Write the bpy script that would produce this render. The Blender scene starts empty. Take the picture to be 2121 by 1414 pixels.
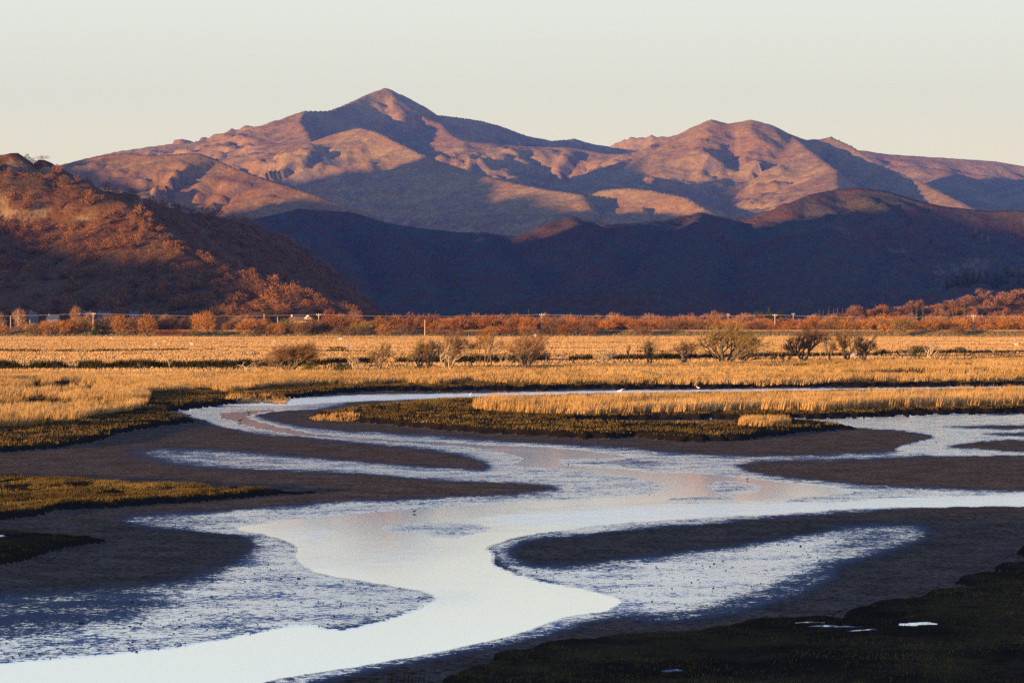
import bpy, bmesh, math, random
import numpy as np
from mathutils import Vector, Quaternion

S = bpy.context.scene
COL = S.collection
# ------------------------------------------------------------------ camera, world, sun, exposure
F, CX, HY, H = 6450.0, 1060.5, 650.0, 9.0          # focal length in photo pixels, principal column, eye-level row, eye height (m)
cam = bpy.data.objects.new('camera', bpy.data.cameras.new('camera'))
COL.objects.link(cam)
cam.location = (0, 0, H)
cam.rotation_euler = (math.radians(90), 0, 0)
cam.data.sensor_width = 36.0
cam.data.lens = 36.0 * F / 2121.0
cam.data.shift_y = -57.0 / 2121.0
cam.data.clip_start = 1.0
cam.data.clip_end = 60000.0
S.camera = cam

SUN_EL = math.radians(2.9)
SH = np.array([-0.70, -0.714]); SH = SH / np.linalg.norm(SH)     # horizontal direction towards the sun: behind and left
PERP = np.array([-SH[1], SH[0]])                                   # u axis
TANE = math.tan(SUN_EL)
sun_vec = Vector((SH[0] * math.cos(SUN_EL), SH[1] * math.cos(SUN_EL), math.sin(SUN_EL)))
sl = bpy.data.lights.new('sun', 'SUN')
sl.energy = 5.0
sl.angle = math.radians(0.5)
sl.color = (1.0, 0.62, 0.26)
so = bpy.data.objects.new('sun', sl)
COL.objects.link(so)
so.rotation_mode = 'QUATERNION'
so.rotation_quaternion = (-sun_vec).to_track_quat('-Z', 'Y')
so.location = (-3000, -3000, 800)

W = bpy.data.worlds.new('World')
S.world = W
W.use_nodes = True
wn, wl = W.node_tree.nodes, W.node_tree.links
wn.clear()
w_out = wn.new('ShaderNodeOutputWorld')
w_bg = wn.new('ShaderNodeBackground')
w_sky = wn.new('ShaderNodeTexSky')
w_sky.sky_type = 'NISHITA'
w_sky.sun_disc = False
w_sky.sun_elevation = SUN_EL
w_sky.sun_rotation = math.atan2(SH[0], SH[1])
w_sky.air_density = 1.0
w_sky.dust_density = 1.0
w_sky.ozone_density = 1.0
w_bg.inputs['Strength'].default_value = 0.12
# clear evening sky: pale cream low down, going over to a soft blue higher up
w_tc = wn.new('ShaderNodeTexCoord')
w_sep = wn.new('ShaderNodeSeparateXYZ')
wl.new(w_tc.outputs['Generated'], w_sep.inputs[0])
w_ramp = wn.new('ShaderNodeValToRGB')
cr = w_ramp.color_ramp
cr.interpolation = 'B_SPLINE'
stops = [(0, (0.731, 0.561, 0.323)), (0.035, (0.646, 0.561, 0.357)), (0.075, (0.544, 0.527, 0.383)), (0.11, (0.518, 0.535, 0.451)), (0.2, (0.365, 0.463, 0.561)), (0.5, (0.051, 0.140, 0.468)), (1, (0.017, 0.051, 0.297))]
while len(cr.elements) < len(stops):
    cr.elements.new(0.5)
for el, (p, c) in zip(cr.elements, stops):
    el.position = p
    el.color = (*c, 1)
wl.new(w_sep.outputs['Z'], w_ramp.inputs[0])
w_sc = wn.new('ShaderNodeVectorMath')
w_sc.operation = 'SCALE'
w_sc.inputs['Scale'].default_value = 1.0 / 0.12
wl.new(w_ramp.outputs[0], w_sc.inputs[0])
w_mix = wn.new('ShaderNodeMix')
w_mix.data_type = 'RGBA'
w_mix.inputs[0].default_value = 0.85
wl.new(w_sky.outputs[0], w_mix.inputs[6])
wl.new(w_sc.outputs[0], w_mix.inputs[7])
wl.new(w_mix.outputs[2], w_bg.inputs['Color'])
wl.new(w_bg.outputs[0], w_out.inputs[0])

S.view_settings.view_transform = 'Standard'
S.view_settings.look = 'None'
S.view_settings.exposure = 1.1
S.view_settings.gamma = 1.0
S.render.engine = 'CYCLES'
S.cycles.max_bounces = 5
S.cycles.diffuse_bounces = 2
S.cycles.glossy_bounces = 3
S.cycles.transmission_bounces = 2
S.cycles.volume_bounces = 0
S.cycles.use_denoising = False
S.cycles.sample_clamp_indirect = 4.0

# ------------------------------------------------------------------ helpers
rnd = random.Random(11)
RNG = np.random.default_rng(5)

def at(px, py, D):
    return np.array([(px - CX) * D / F, D, H + (HY - py) * D / F])

def gp(px, py, z=0.3):
    D = (H - z) * F / (py - HY)
    return np.array([(px - CX) * D / F, D, z])

def tag(o, label=None, cat=None, group=None, kind=None):
    if label: o['label'] = label
    if cat: o['category'] = cat
    if group: o['group'] = group
    if kind: o['kind'] = kind
    return o

def link(name, me, mat=None, parent=None):
    o = bpy.data.objects.new(name, me)
    COL.objects.link(o)
    if mat is not None and me is not None and not me.materials:
        for m in (mat if isinstance(mat, (list, tuple)) else [mat]):
            me.materials.append(m)
    if parent: o.parent = parent
    return o

def empty(name, loc, rz=0.0):
    o = bpy.data.objects.new(name, None)
    o.empty_display_size = 0.5
    COL.objects.link(o)
    o.location = loc
    o.rotation_euler = (0, 0, rz)
    return o

def mesh_np(name, V, faces, smooth=False, mat_idx=None, attrs=None):
    """V (n,3); faces (m,k) int array, k = 3 or 4"""
    V = np.ascontiguousarray(V, dtype=np.float32)
    faces = np.ascontiguousarray(faces, dtype=np.int32)
    m, k = faces.shape
    me = bpy.data.meshes.new(name)
    me.vertices.add(len(V))
    me.vertices.foreach_set('co', V.ravel())
    me.loops.add(m * k)
    me.loops.foreach_set('vertex_index', faces.ravel())
    me.polygons.add(m)
    me.polygons.foreach_set('loop_start', np.arange(0, m * k, k, dtype=np.int32))
    if mat_idx is not None:
        me.polygons.foreach_set('material_index', np.ascontiguousarray(mat_idx, dtype=np.int32))
    me.polygons.foreach_set('use_smooth', np.full(m, smooth, dtype=bool))
    if attrs:
        for an, av in attrs.items():
            a = me.attributes.new(an, 'FLOAT', 'POINT')
            a.data.foreach_set('value', np.ascontiguousarray(av, dtype=np.float32))
    me.update(calc_edges=True)
    return me

def _hash(ix, iy, seed):
    h = (ix.astype(np.int64) * 374761393 + iy.astype(np.int64) * 668265263 + seed * 1442695041) & 0xFFFFFFFF
    h = ((h ^ (h >> 13)) * 1274126177) & 0xFFFFFFFF
    h = h ^ (h >> 16)
    return (h & 0xFFFFFF) / float(0xFFFFFF)

def vnoise(x, y, seed=0):
    x0, y0 = np.floor(x), np.floor(y)
    fx, fy = x - x0, y - y0
    fx = fx * fx * fx * (fx * (fx * 6 - 15) + 10); fy = fy * fy * fy * (fy * (fy * 6 - 15) + 10)
    a, b = _hash(x0, y0, seed), _hash(x0 + 1, y0, seed)
    c, d = _hash(x0, y0 + 1, seed), _hash(x0 + 1, y0 + 1, seed)
    return (a * (1 - fx) + b * fx) * (1 - fy) + (c * (1 - fx) + d * fx) * fy

def fbm(x, y, octv=4, seed=0, ridged=False, gain=0.5):
    s, a, n = 0.0, 1.0, 0.0
    for o in range(octv):
        ca, sa = math.cos(o * 1.1 + 0.4), math.sin(o * 1.1 + 0.4)
        v = vnoise((x * ca - y * sa) * 2 ** o + 17.3 * o, (x * sa + y * ca) * 2 ** o - 9.1 * o, seed + o)
        v = 1 - np.abs(2 * v - 1) if ridged else v
        s = s + a * v
        n += a
        a *= gain
    return s / n

def smooth(a, b, x):
    t = np.clip((x - a) / (b - a), 0, 1)
    return t * t * (3 - 2 * t)

# ------------------------------------------------------------------ materials
class NT:
    def __init__(self, name):
        self.m = bpy.data.materials.new(name)
        self.m.use_nodes = True
        self.n, self.l = self.m.node_tree.nodes, self.m.node_tree.links
        self.n.clear()
        self.out = self.n.new('ShaderNodeOutputMaterial')
        self.pos = self.n.new('ShaderNodeNewGeometry').outputs['Position']
    def node(self, t, **kw):
        nd = self.n.new('ShaderNode' + t)
        for k, v in kw.items(): setattr(nd, k, v)
        return nd
    def put(self, sock, v):
        if v is None: return
        if hasattr(v, 'is_output'): self.l.new(v, sock)
        elif isinstance(v, (tuple, list)) and sock.type == 'RGBA' and len(v) == 3: sock.default_value = (*v, 1)
        else: sock.default_value = v
    def noise(self, scale, detail=4, rough=0.55, vec=None, stretch=None, dist=0.0):
        nd = self.node('TexNoise')
        v = vec if vec is not None else self.pos
        if stretch:
            mp = self.node('VectorMath', operation='MULTIPLY'); self.l.new(v, mp.inputs[0]); mp.inputs[1].default_value = stretch
            v = mp.outputs[0]
        self.l.new(v, nd.inputs['Vector'])
        nd.inputs['Scale'].default_value = scale
        nd.inputs['Detail'].default_value = detail
        nd.inputs['Roughness'].default_value = rough
        nd.inputs['Distortion'].default_value = dist
        return nd.outputs[0]
    def math(self, op, a, b=None, c=None, clamp=False):
        nd = self.node('Math', operation=op, use_clamp=clamp)
        for i, v in enumerate((a, b, c)):
            if v is not None: self.put(nd.inputs[i], v)
        return nd.outputs[0]
    def sstep(self, v, a, b, lo=0.0, hi=1.0):
        nd = self.node('MapRange', interpolation_type='SMOOTHSTEP')
        self.put(nd.inputs[0], v)
        for i, q in zip((1, 2, 3, 4), (a, b, lo, hi)): nd.inputs[i].default_value = q
        return nd.outputs[0]
    def mix(self, f, a, b):
        nd = self.node('Mix', data_type='RGBA')
        self.put(nd.inputs[0], f); self.put(nd.inputs[6], a); self.put(nd.inputs[7], b)
        return nd.outputs[2]
    def ramp(self, v, st):
        nd = self.node('ValToRGB')
        e = nd.color_ramp.elements
        while len(e) < len(st): e.new(0.5)
        for el, (p, c) in zip(e, st): el.position = p; el.color = (*c, 1)
        self.put(nd.inputs[0], v)
        return nd.outputs[0]
    def attr(self, name):
        return self.node('Attribute', attribute_name=name).outputs['Fac']
    def bump(self, h, strength, dist, normal=None):
        nd = self.node('Bump')
        nd.inputs['Strength'].default_value = strength
        nd.inputs['Distance'].default_value = dist
        self.put(nd.inputs['Height'], h)
        if normal is not None: self.l.new(normal, nd.inputs['Normal'])
        return nd.outputs[0]
    def bsdf(self, kind, color, rough=None, normal=None):
        nd = self.node('Bsdf' + kind)
        self.put(nd.inputs['Color'], color)
        if rough is not None: self.put(nd.inputs['Roughness'], rough)
        if normal is not None: self.l.new(normal, nd.inputs['Normal'])
        return nd.outputs[0]
    def mixs(self, f, a, b):
        nd = self.node('MixShader')
        self.put(nd.inputs[0], f); self.l.new(a, nd.inputs[1]); self.l.new(b, nd.inputs[2])
        return nd.outputs[0]
    def fin(self, s):
        self.l.new(s, self.out.inputs[0])
        return self.m

def plain(name, col, rough=0.8, var=0.25, scale=3.0):
    t = NT(name)
    n = t.noise(scale, 4)
    c = t.mix(n, tuple(x * (1 - var) for x in col), tuple(min(1, x * (1 + var)) for x in col))
    p = t.node('BsdfPrincipled'); t.put(p.inputs['Base Color'], c); p.inputs['Roughness'].default_value = rough
    return t.fin(p.outputs[0])

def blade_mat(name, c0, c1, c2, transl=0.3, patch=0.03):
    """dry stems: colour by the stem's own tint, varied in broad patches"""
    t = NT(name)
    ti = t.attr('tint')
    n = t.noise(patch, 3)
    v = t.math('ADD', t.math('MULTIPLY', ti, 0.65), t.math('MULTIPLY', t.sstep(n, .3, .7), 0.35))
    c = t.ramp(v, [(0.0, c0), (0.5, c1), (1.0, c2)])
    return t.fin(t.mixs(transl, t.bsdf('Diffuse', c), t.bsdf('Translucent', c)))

def twig_mat(name, col, transl=0.15):
    t = NT(name)
    oi = t.node('ObjectInfo')
    n = t.noise(0.35, 3)
    v = t.math('ADD', t.math('MULTIPLY', oi.outputs['Random'], .5), t.math('MULTIPLY', n, .5))
    c = t.mix(v, tuple(x * .62 for x in col), tuple(min(1, x * 1.45) for x in col))
    return t.fin(t.mixs(transl, t.bsdf('Diffuse', c), t.bsdf('Translucent', c)))

def hill_mat(name, grass, bracken, rock, wood=None, s=1.0, bump=1.0, rock_amt=.62):
    t = NT(name)
    big = t.noise(.0022 * s, 6, .6)
    med = t.noise(.011 * s, 6, .65)
    fine = t.noise(.05 * s, 5, .7)
    c = t.mix(t.sstep(t.math('ADD', t.math('MULTIPLY', big, .6), t.math('MULTIPLY', med, .4)), .42, .58), grass, bracken)
    g = t.node('NewGeometry')
    sep = t.node('SeparateXYZ'); t.l.new(g.outputs['Normal'], sep.inputs[0])
    steep = t.sstep(t.math('SUBTRACT', 1.0, sep.outputs['Z']), .16, .42)
    rk = t.sstep(t.math('ADD', t.math('MULTIPLY', steep, .35), t.math('ADD', t.math('MULTIPLY', med, .5), t.math('MULTIPLY', fine, .4))), rock_amt, rock_amt + .16)
    c = t.mix(rk, c, rock)
    c = t.mix(t.sstep(fine, .35, .68), t.mix(.30, c, (0, 0, 0)), c)
    if wood:
        c = t.mix(t.sstep(t.noise(.004 * s, 5), .46, .56), c, wood)
    h = t.math('ADD', t.math('MULTIPLY', med, 1.0), t.math('MULTIPLY', fine, .45))
    nrm = t.bump(h, .9 * bump, 28.0 / s)
    return t.fin(t.bsdf('Diffuse', c, normal=nrm))

def mud_mat():
    t = NT('wet_mud')
    wet = t.attr('wet')
    n1 = t.noise(3.4, 5, .66)
    n2 = t.noise(.45, 5, .62)
    n3 = t.noise(11.0, 3, .6)
    nn = t.math('ADD', t.math('MULTIPLY', n1, .50), t.math('ADD', t.math('MULTIPLY', n2, .34), t.math('MULTIPLY', n3, .24)))
    v = t.math('MULTIPLY', wet, t.math('ADD', 1.0, t.math('MULTIPLY', t.math('SUBTRACT', nn, .54), 8.0)))
    mask = t.sstep(v, .44, .66)
    sheen = t.sstep(wet, .04, .9, 0, .50)
    col = t.mix(t.sstep(n2, .35, .65), (.24, .168, .108), (.38, .268, .175))
    col = t.mix(t.sstep(n1, .36, .54), t.mix(.72, col, (.006, .005, .005)), col)
    col = t.mix(t.sstep(wet, .02, .4), col, t.mix(.72, col, (.010, .010, .012)))
    nrm = t.bump(nn, 1.0, 2.4)
    dif = t.bsdf('Diffuse', col, normal=nrm)
    gl = t.bsdf('Glossy', (.36, .46, .66), .36, t.bump(n1, .3, .12))  # gloss tinted blue to imitate the bluer upper sky it would reflect
    mir = t.bsdf('Glossy', (.98, .98, .98), .11, t.bump(n3, .12, .06))
    s = t.mixs(sheen, dif, gl)
    s = t.mixs(t.math('MULTIPLY', mask, .98), s, mir)
    return t.fin(s)

def water_mat():
    t = NT('water')
    rip = t.attr('rip')
    n = t.noise(1.1, 3, .5, stretch=(1, .45, 1))
    n2 = t.noise(.06, 3)
    patch = t.math('ADD', rip, t.sstep(n2, .55, .72, 0, .35), clamp=True)
    nrm = t.bump(t.math('MULTIPLY', n, patch), .12, .12)
    gl = t.bsdf('Glossy', (.99, .99, .99), t.math('ADD', .085, t.math('MULTIPLY', patch, .10)), nrm)
    dif = t.bsdf('Diffuse', (.05, .045, .04))
    return t.fin(t.mixs(.985, dif, gl))

def turf_mat():
    t = NT('salt_marsh_turf')
    n1 = t.noise(1.6, 5, .65)
    n2 = t.noise(.16, 4, .6)
    n3 = t.noise(14, 3, .6)
    c = t.mix(t.sstep(n2, .4, .62), (.032, .023, .013), (.085, .057, .022))
    c = t.mix(t.sstep(n1, .3, .55), t.mix(.7, c, (.012, .01, .008)), c)
    c = t.mix(t.math('MULTIPLY', n3, .5), c, (.03, .024, .012))
    edge = t.attr('edge')
    c = t.mix(edge, c, (.032, .023, .016))
    h = t.math('ADD', t.math('MULTIPLY', n1, .7), t.math('MULTIPLY', n3, .3))
    return t.fin(t.bsdf('Diffuse', c, normal=t.bump(h, .9, .3)))

def meadow_mat():
    t = NT('meadow_ground')
    n1 = t.noise(.12, 5, .6, stretch=(.35, 1, 1))
    n2 = t.noise(1.2, 4, .6)
    c = t.mix(t.sstep(n1, .38, .62), (.34, .21, .075), (.21, .14, .05))
    c = t.mix(t.sstep(n2, .3, .6), t.mix(.5, c, (.03, .025, .01)), c)
    return t.fin(t.bsdf('Diffuse', c, normal=t.bump(n2, 1.0, .6)))

M = {}
M['mud'] = mud_mat()
M['water'] = water_mat()
M['turf'] = turf_mat()
M['meadow'] = meadow_mat()
M['base'] = plain('valley_ground', (.09, .075, .04), .95, .4, .02)
M['reed'] = blade_mat('dry_reed', (.19, .105, .03), (.53, .305, .10), (.70, .45, .19))
M['grass'] = blade_mat('dry_grass', (.24, .14, .05), (.56, .32, .12), (.72, .46, .22))
M['short'] = blade_mat('short_marsh_grass', (.024, .017, .007), (.12, .078, .024), (.32, .21, .06), .2, .25)
M['rush'] = blade_mat('green_rush', (.05, .06, .015), (.13, .13, .03), (.24, .20, .05), .2)
M['ditch'] = blade_mat('dark_bank_grass', (.012, .012, .005), (.045, .038, .014), (.15, .10, .03), .1, .2)
M['bankveg'] = blade_mat('bank_scrub', (.10, .09, .02), (.30, .22, .06), (.42, .22, .08), .2, .12)
M['bark'] = plain('bark', (.12, .085, .055), .9, .4, 2)
M['palebark'] = plain('pale_bark', (.38, .29, .19), .9, .3, 2)
M['tw_brown'] = twig_mat('brown_twigs', (.20, .105, .05))
M['tw_orange'] = twig_mat('orange_twigs', (.39, .165, .042))
M['tw_rust'] = twig_mat('rust_twigs', (.33, .125, .036))
M['tw_red'] = twig_mat('dark_red_twigs', (.24, .07, .035))
M['tw_pink'] = twig_mat('pinkish_twigs', (.31, .15, .08))
M['tw_olive'] = twig_mat('olive_twigs', (.23, .15, .05))
M['tw_hill'] = twig_mat('hill_wood_twigs', (.24, .105, .04))
M['tw_pale'] = twig_mat('pale_twigs', (.34, .23, .12))
M['gorse'] = twig_mat('gorse_leaves', (.14, .115, .022))
M['ever'] = twig_mat('evergreen_leaves', (.035, .042, .015))
M['conif'] = twig_mat('conifer_needles', (.10, .085, .03))
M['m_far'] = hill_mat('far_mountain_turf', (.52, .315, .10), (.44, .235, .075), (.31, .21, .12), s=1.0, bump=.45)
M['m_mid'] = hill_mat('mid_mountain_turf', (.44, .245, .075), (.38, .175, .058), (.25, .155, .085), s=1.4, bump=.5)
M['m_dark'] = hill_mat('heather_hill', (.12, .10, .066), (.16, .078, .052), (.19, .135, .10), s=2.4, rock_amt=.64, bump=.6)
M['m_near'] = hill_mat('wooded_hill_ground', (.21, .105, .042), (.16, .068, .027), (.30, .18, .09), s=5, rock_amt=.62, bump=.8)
M['m_far_right'] = M['m_far']

# ------------------------------------------------------------------ estuary: one sheet of mud, water and marsh, then split
def catmull(pts, n=6, closed=True):
    P = np.array(pts, float)
    out = []
    m = len(P)
    for i in range(m):
        p0, p1, p2, p3 = P[(i - 1) % m], P[i], P[(i + 1) % m], P[(i + 2) % m]
        for k in range(n):
            t = k / n
            out.append(.5 * ((2 * p1) + (-p0 + p2) * t + (2 * p0 - 5 * p1 + 4 * p2 - p3) * t * t + (-p0 + 3 * p1 - 3 * p2 + p3) * t ** 3))
    return np.array(out)

def sdf(PX, PY, poly, ky):
    """signed distance (positive inside) to a polygon; rows count ky times columns"""
    d2 = np.full(PX.shape, 1e18)
    ins = np.zeros(PX.shape, bool)
    n = len(poly)
    for i in range(n):
        ax, ay = poly[i]; bx, by = poly[(i + 1) % n]
        ex, ey = bx - ax, (by - ay) * ky
        wx, wy = PX - ax, (PY - ay) * ky
        t = np.clip((wx * ex + wy * ey) / (ex * ex + ey * ey + 1e-9), 0, 1)
        d2 = np.minimum(d2, (wx - ex * t) ** 2 + (wy - ey * t) ** 2)
        c = (ay > PY) != (by > PY)
        if ay != by:
            ins ^= c & (PX < (bx - ax) * (PY - ay) / (by - ay) + ax)
    d = np.sqrt(d2)
    return np.where(ins, d, -d)

cols = np.arange(-250, 2375, 4.4)
rows = np.arange(772, 1446, 1.5)
PX, PY = np.meshgrid(cols, rows)
D0 = H * F / (PY - HY)
GX, GY = (PX - CX) * D0 / F, D0
wx_ = (fbm(GX * .10, GY * .05, 3, 40) - .5) * 26 + (fbm(GX * .6, GY * .25, 3, 47) - .5) * 16 + (fbm(GX * 2.1, GY * .8, 2, 48) - .5) * 12
wy_ = (fbm(GX * .10 + 50, GY * .05, 3, 41) - .5) * 7 + (fbm(GX * .7 + 9, GY * .3, 3, 43) - .5) * 4.5 + (fbm(GX * 2.3, GY * .9, 2, 44) - .5) * 4
QX, QY = PX + wx_, PY + wy_

wet = np.zeros(PX.shape)
rip = np.zeros(PX.shape)
turf = np.zeros(PX.shape)
pool = np.zeros(PX.shape)

def layer(field, pts, value, fi, fo, ky=2.2, smoothed=True, warp=1.0):
    P = catmull(pts, 5) if smoothed else np.array(pts, float)
    pad = max(fi, fo) + 60
    x0, x1, y0, y1 = P[:, 0].min() - pad, P[:, 0].max() + pad, P[:, 1].min() - pad / ky - 10, P[:, 1].max() + pad / ky + 10
    c = np.where((cols >= x0) & (cols <= x1))[0]
    r = np.where((rows >= y0) & (rows <= y1))[0]
    if not len(c) or not len(r): return
    sl_ = np.s_[r[0]:r[-1] + 1, c[0]:c[-1] + 1]
    d = sdf(PX[sl_] + wx_[sl_] * warp, PY[sl_] + wy_[sl_] * warp, P, ky)
    a = smooth(-fo, fi, d)
    field[sl_] = field[sl_] * (1 - a) + value * a

# --- sheens of wet mud (value below 1), dark mud lenses (0), open water (1.2), in the order they overlie each other
# creek banks, upper estuary
layer(wet, [(345, 849), (440, 843), (560, 836), (640, 828), (720, 836), (660, 846), (590, 850), (535, 856), (535, 864), (575, 876), (650, 888), (760, 896), (900, 905), (1060, 914), (1250, 926), (1400, 938), (1520, 945), (1700, 943), (1850, 934), (1960, 918), (2121, 905), (2420, 890), (2420, 950), (2121, 941), (2000, 944), (1800, 951), (1600, 955), (1530, 964), (1580, 985), (1700, 998), (1850, 1008), (2121, 1016), (2420, 1020), (2420, 1060), (2121, 1048), (1750, 1062), (1400, 1085), (1100, 1110), (700, 1090), (480, 1108), (300, 1082), (282, 1073), (434, 1060), (564, 1050), (710, 1040), (900, 1031), (1060, 1022), (1160, 1010), (1070, 1000), (900, 994), (700, 980), (500, 972), (370, 958), (313, 941), (400, 934), (560, 940), (720, 955), (860, 966), (980, 972), (1010, 966), (980, 950), (900, 936), (780, 922), (640, 908), (520, 897), (440, 880), (400, 862)], .74, 30, 26)
# right-hand shallows
layer(wet, [(1400, 872), (1530, 867), (1643, 866), (1747, 862), (1944, 859), (2121, 856), (2420, 850), (2420, 960), (2121, 943), (1990, 944), (1880, 938), (1860, 928), (1934, 906), (1878, 894), (1778, 888), (1643, 881), (1530, 880), (1400, 880)], .9, 10, 8)
layer(wet, [(1960, 884), (2060, 880), (2160, 879), (2420, 878), (2420, 890), (2160, 888), (2060, 890)], .2, 8, 12)
layer(wet, [(2030, 899), (2110, 896), (2420, 892), (2420, 903), (2110, 904)], .25, 6, 10)
layer(wet, [(1965, 925), (2040, 914), (2121, 909), (2420, 904), (2420, 935), (2121, 936), (2040, 933)], .02, 14, 12)
# wide right sheen round the big dark lens
layer(wet, [(1010, 1134), (1060, 1112), (1180, 1094), (1410, 1072), (1500, 1078), (1300, 1090), (1120, 1116), (1062, 1139), (1075, 1165), (1140, 1172), (1230, 1167), (1310, 1156), (1410, 1144), (1530, 1129), (1660, 1110), (1790, 1097), (1885, 1098), (1870, 1112), (1800, 1143), (1720, 1172), (1640, 1215), (1560, 1245), (1480, 1266), (1380, 1279), (1264, 1284), (1170, 1310), (1040, 1340), (900, 1366), (760, 1395), (640, 1420), (500, 1445), (380, 1445), (700, 1380), (1000, 1300), (1150, 1230), (1050, 1190)], .74, 60, 44)
layer(wet, [(1240, 1230), (1360, 1190), (1500, 1155), (1650, 1120), (1780, 1106), (1700, 1145), (1600, 1185), (1480, 1230), (1350, 1262)], .93, 60, 30)
# left foreground sheen
layer(wet, [(-300, 1250), (0, 1240), (150, 1222), (280, 1207), (390, 1186), (480, 1156), (548, 1130), (500, 1106), (580, 1105), (660, 1140), (790, 1190), (960, 1238), (900, 1290), (640, 1330), (380, 1370), (0, 1410), (-300, 1430)], .60, 100, 50)
layer(wet, [(-300, 1225), (60, 1215), (260, 1215), (380, 1235), (340, 1275), (200, 1310), (60, 1330), (-300, 1345)], .34, 90, 40)
layer(wet, [(-300, 1330), (0, 1328), (200, 1305), (330, 1318), (240, 1360), (0, 1400), (-300, 1420)], .58, 20, 20)
layer(wet, [(520, 1110), (590, 1120), (625, 1160), (720, 1195), (900, 1240), (700, 1290), (560, 1270), (480, 1210), (520, 1150)], .72, 70, 50)
# fading tips of the wet sheets
layer(wet, [(260, 920), (420, 926), (560, 940), (640, 955), (560, 972), (400, 972), (260, 955)], .40, 90, 40)
layer(wet, [(240, 1062), (330, 1060), (430, 1066), (480, 1084), (400, 1100), (280, 1096)], .42, 60, 30)
layer(wet, [(1720, 1085), (1800, 1080), (1920, 1086), (1930, 1120), (1820, 1160), (1720, 1170), (1690, 1130)], .46, 80, 40)
layer(wet, [(1480, 1240), (1560, 1215), (1660, 1185), (1740, 1170), (1720, 1215), (1600, 1262), (1480, 1285), (1300, 1300)], .36, 50, 30)
# open water
layer(wet, [(-300, 1402), (0, 1373), (174, 1360), (369, 1338), (478, 1321), (617, 1296), (700, 1306), (787, 1291), (882, 1256), (900, 1239), (874, 1228), (809, 1215), (743, 1204), (643, 1182), (604, 1156), (608, 1136), (586, 1123), (543, 1108), (490, 1095), (543, 1084), (710, 1065), (830, 1056), (960, 1047), (1112, 1037), (1243, 1030), (1351, 1021), (1390, 1010), (1377, 1004), (1308, 989), (1221, 978), (1134, 971), (1060, 961), (1075, 948), (1000, 932), (900, 922), (780, 915), (690, 909), (590, 898), (520, 886), (470, 872), (449, 858), (500, 850), (582, 846), (653, 846), (560, 853), (522, 860), (524, 868), (569, 882), (640, 894), (700, 901), (900, 914), (1000, 919), (1100, 924), (1200, 932), (1303, 945), (1270, 960), (1330, 975), (1400, 978), (1487, 982), (1552, 991), (1640, 1000), (1730, 1010), (1760, 1022), (1700, 1037), (1834, 1032), (2008, 1026), (2121, 1023), (2420, 1018), (2420, 1046), (2121, 1049), (1834, 1054), (1704, 1060), (1530, 1069), (1400, 1076), (1264, 1084), (1178, 1096), (1091, 1109), (1047, 1120), (1015, 1134), (1021, 1147), (1019, 1165), (1030, 1178), (1091, 1197), (1134, 1208), (1221, 1222), (1290, 1245), (1256, 1267), (1178, 1278), (1134, 1295), (1047, 1323), (917, 1349), (787, 1375), (700, 1388), (560, 1412), (420, 1445), (-300, 1450)], 1.35, 5, 3, warp=.75)
layer(wet, [(380, 852), (430, 846), (520, 842), (580, 842), (560, 846), (470, 852), (420, 862), (460, 878), (520, 893), (480, 888), (410, 866)], .88, 6, 6)
layer(wet, [(430, 838), (500, 836), (560, 829), (640, 823), (740, 818), (850, 816), (1000, 813), (1200, 809), (1400, 807), (1600, 805), (1800, 803), (2121, 799), (2420, 795), (2420, 800), (2121, 803), (1800, 808), (1600, 811), (1400, 814), (1200, 817), (1000, 822), (850, 828), (700, 834), (600, 840), (500, 841)], 1.3, 4, 2, warp=.3)
# shoals inside the water
layer(wet, [(775, 1096), (830, 1083), (930, 1078), (1000, 1085), (1020, 1097), (970, 1112), (920, 1116), (850, 1108)], .5, 50, 26)
layer(wet, [(1155, 957), (1200, 953), (1290, 950), (1400, 955), (1340, 966), (1230, 966)], .5, 16, 16)
layer(wet, [(1474, 1005), (1500, 996), (1565, 1005), (1545, 1022), (1480, 1024)], .6, 26, 22)
layer(wet, [(1390, 1033), (1508, 1030), (1500, 1038), (1400, 1041)], .66, 6, 8)
layer(wet, [(1620, 1039), (1720, 1024), (1850, 1020), (2000, 1017), (2008, 1023), (1850, 1030), (1700, 1042)], .72, 10, 8)
layer(wet, [(590, 1365), (700, 1335), (860, 1330), (820, 1352), (700, 1366)], .93, 60, 20)
layer(rip, [(990, 1068), (1200, 1052), (1500, 1040), (1900, 1030), (2420, 1020), (2420, 1046), (1900, 1052), (1400, 1074), (1200, 1088), (1050, 1085)], .9, 20, 20)
layer(rip, [(530, 1098), (620, 1086), (700, 1092), (690, 1118), (640, 1132), (580, 1114)], .7, 50, 20)
layer(rip, [(700, 1140), (900, 1125), (980, 1140), (900, 1165), (760, 1165)], .45, 60, 30)
layer(rip, [(820, 1235), (960, 1225), (1000, 1245), (900, 1262)], .5, 50, 30)
layer(rip, [(420, 836), (640, 818), (2420, 790), (2420, 806), (900, 828), (600, 842)], 1.0, 6, 10)

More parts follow.
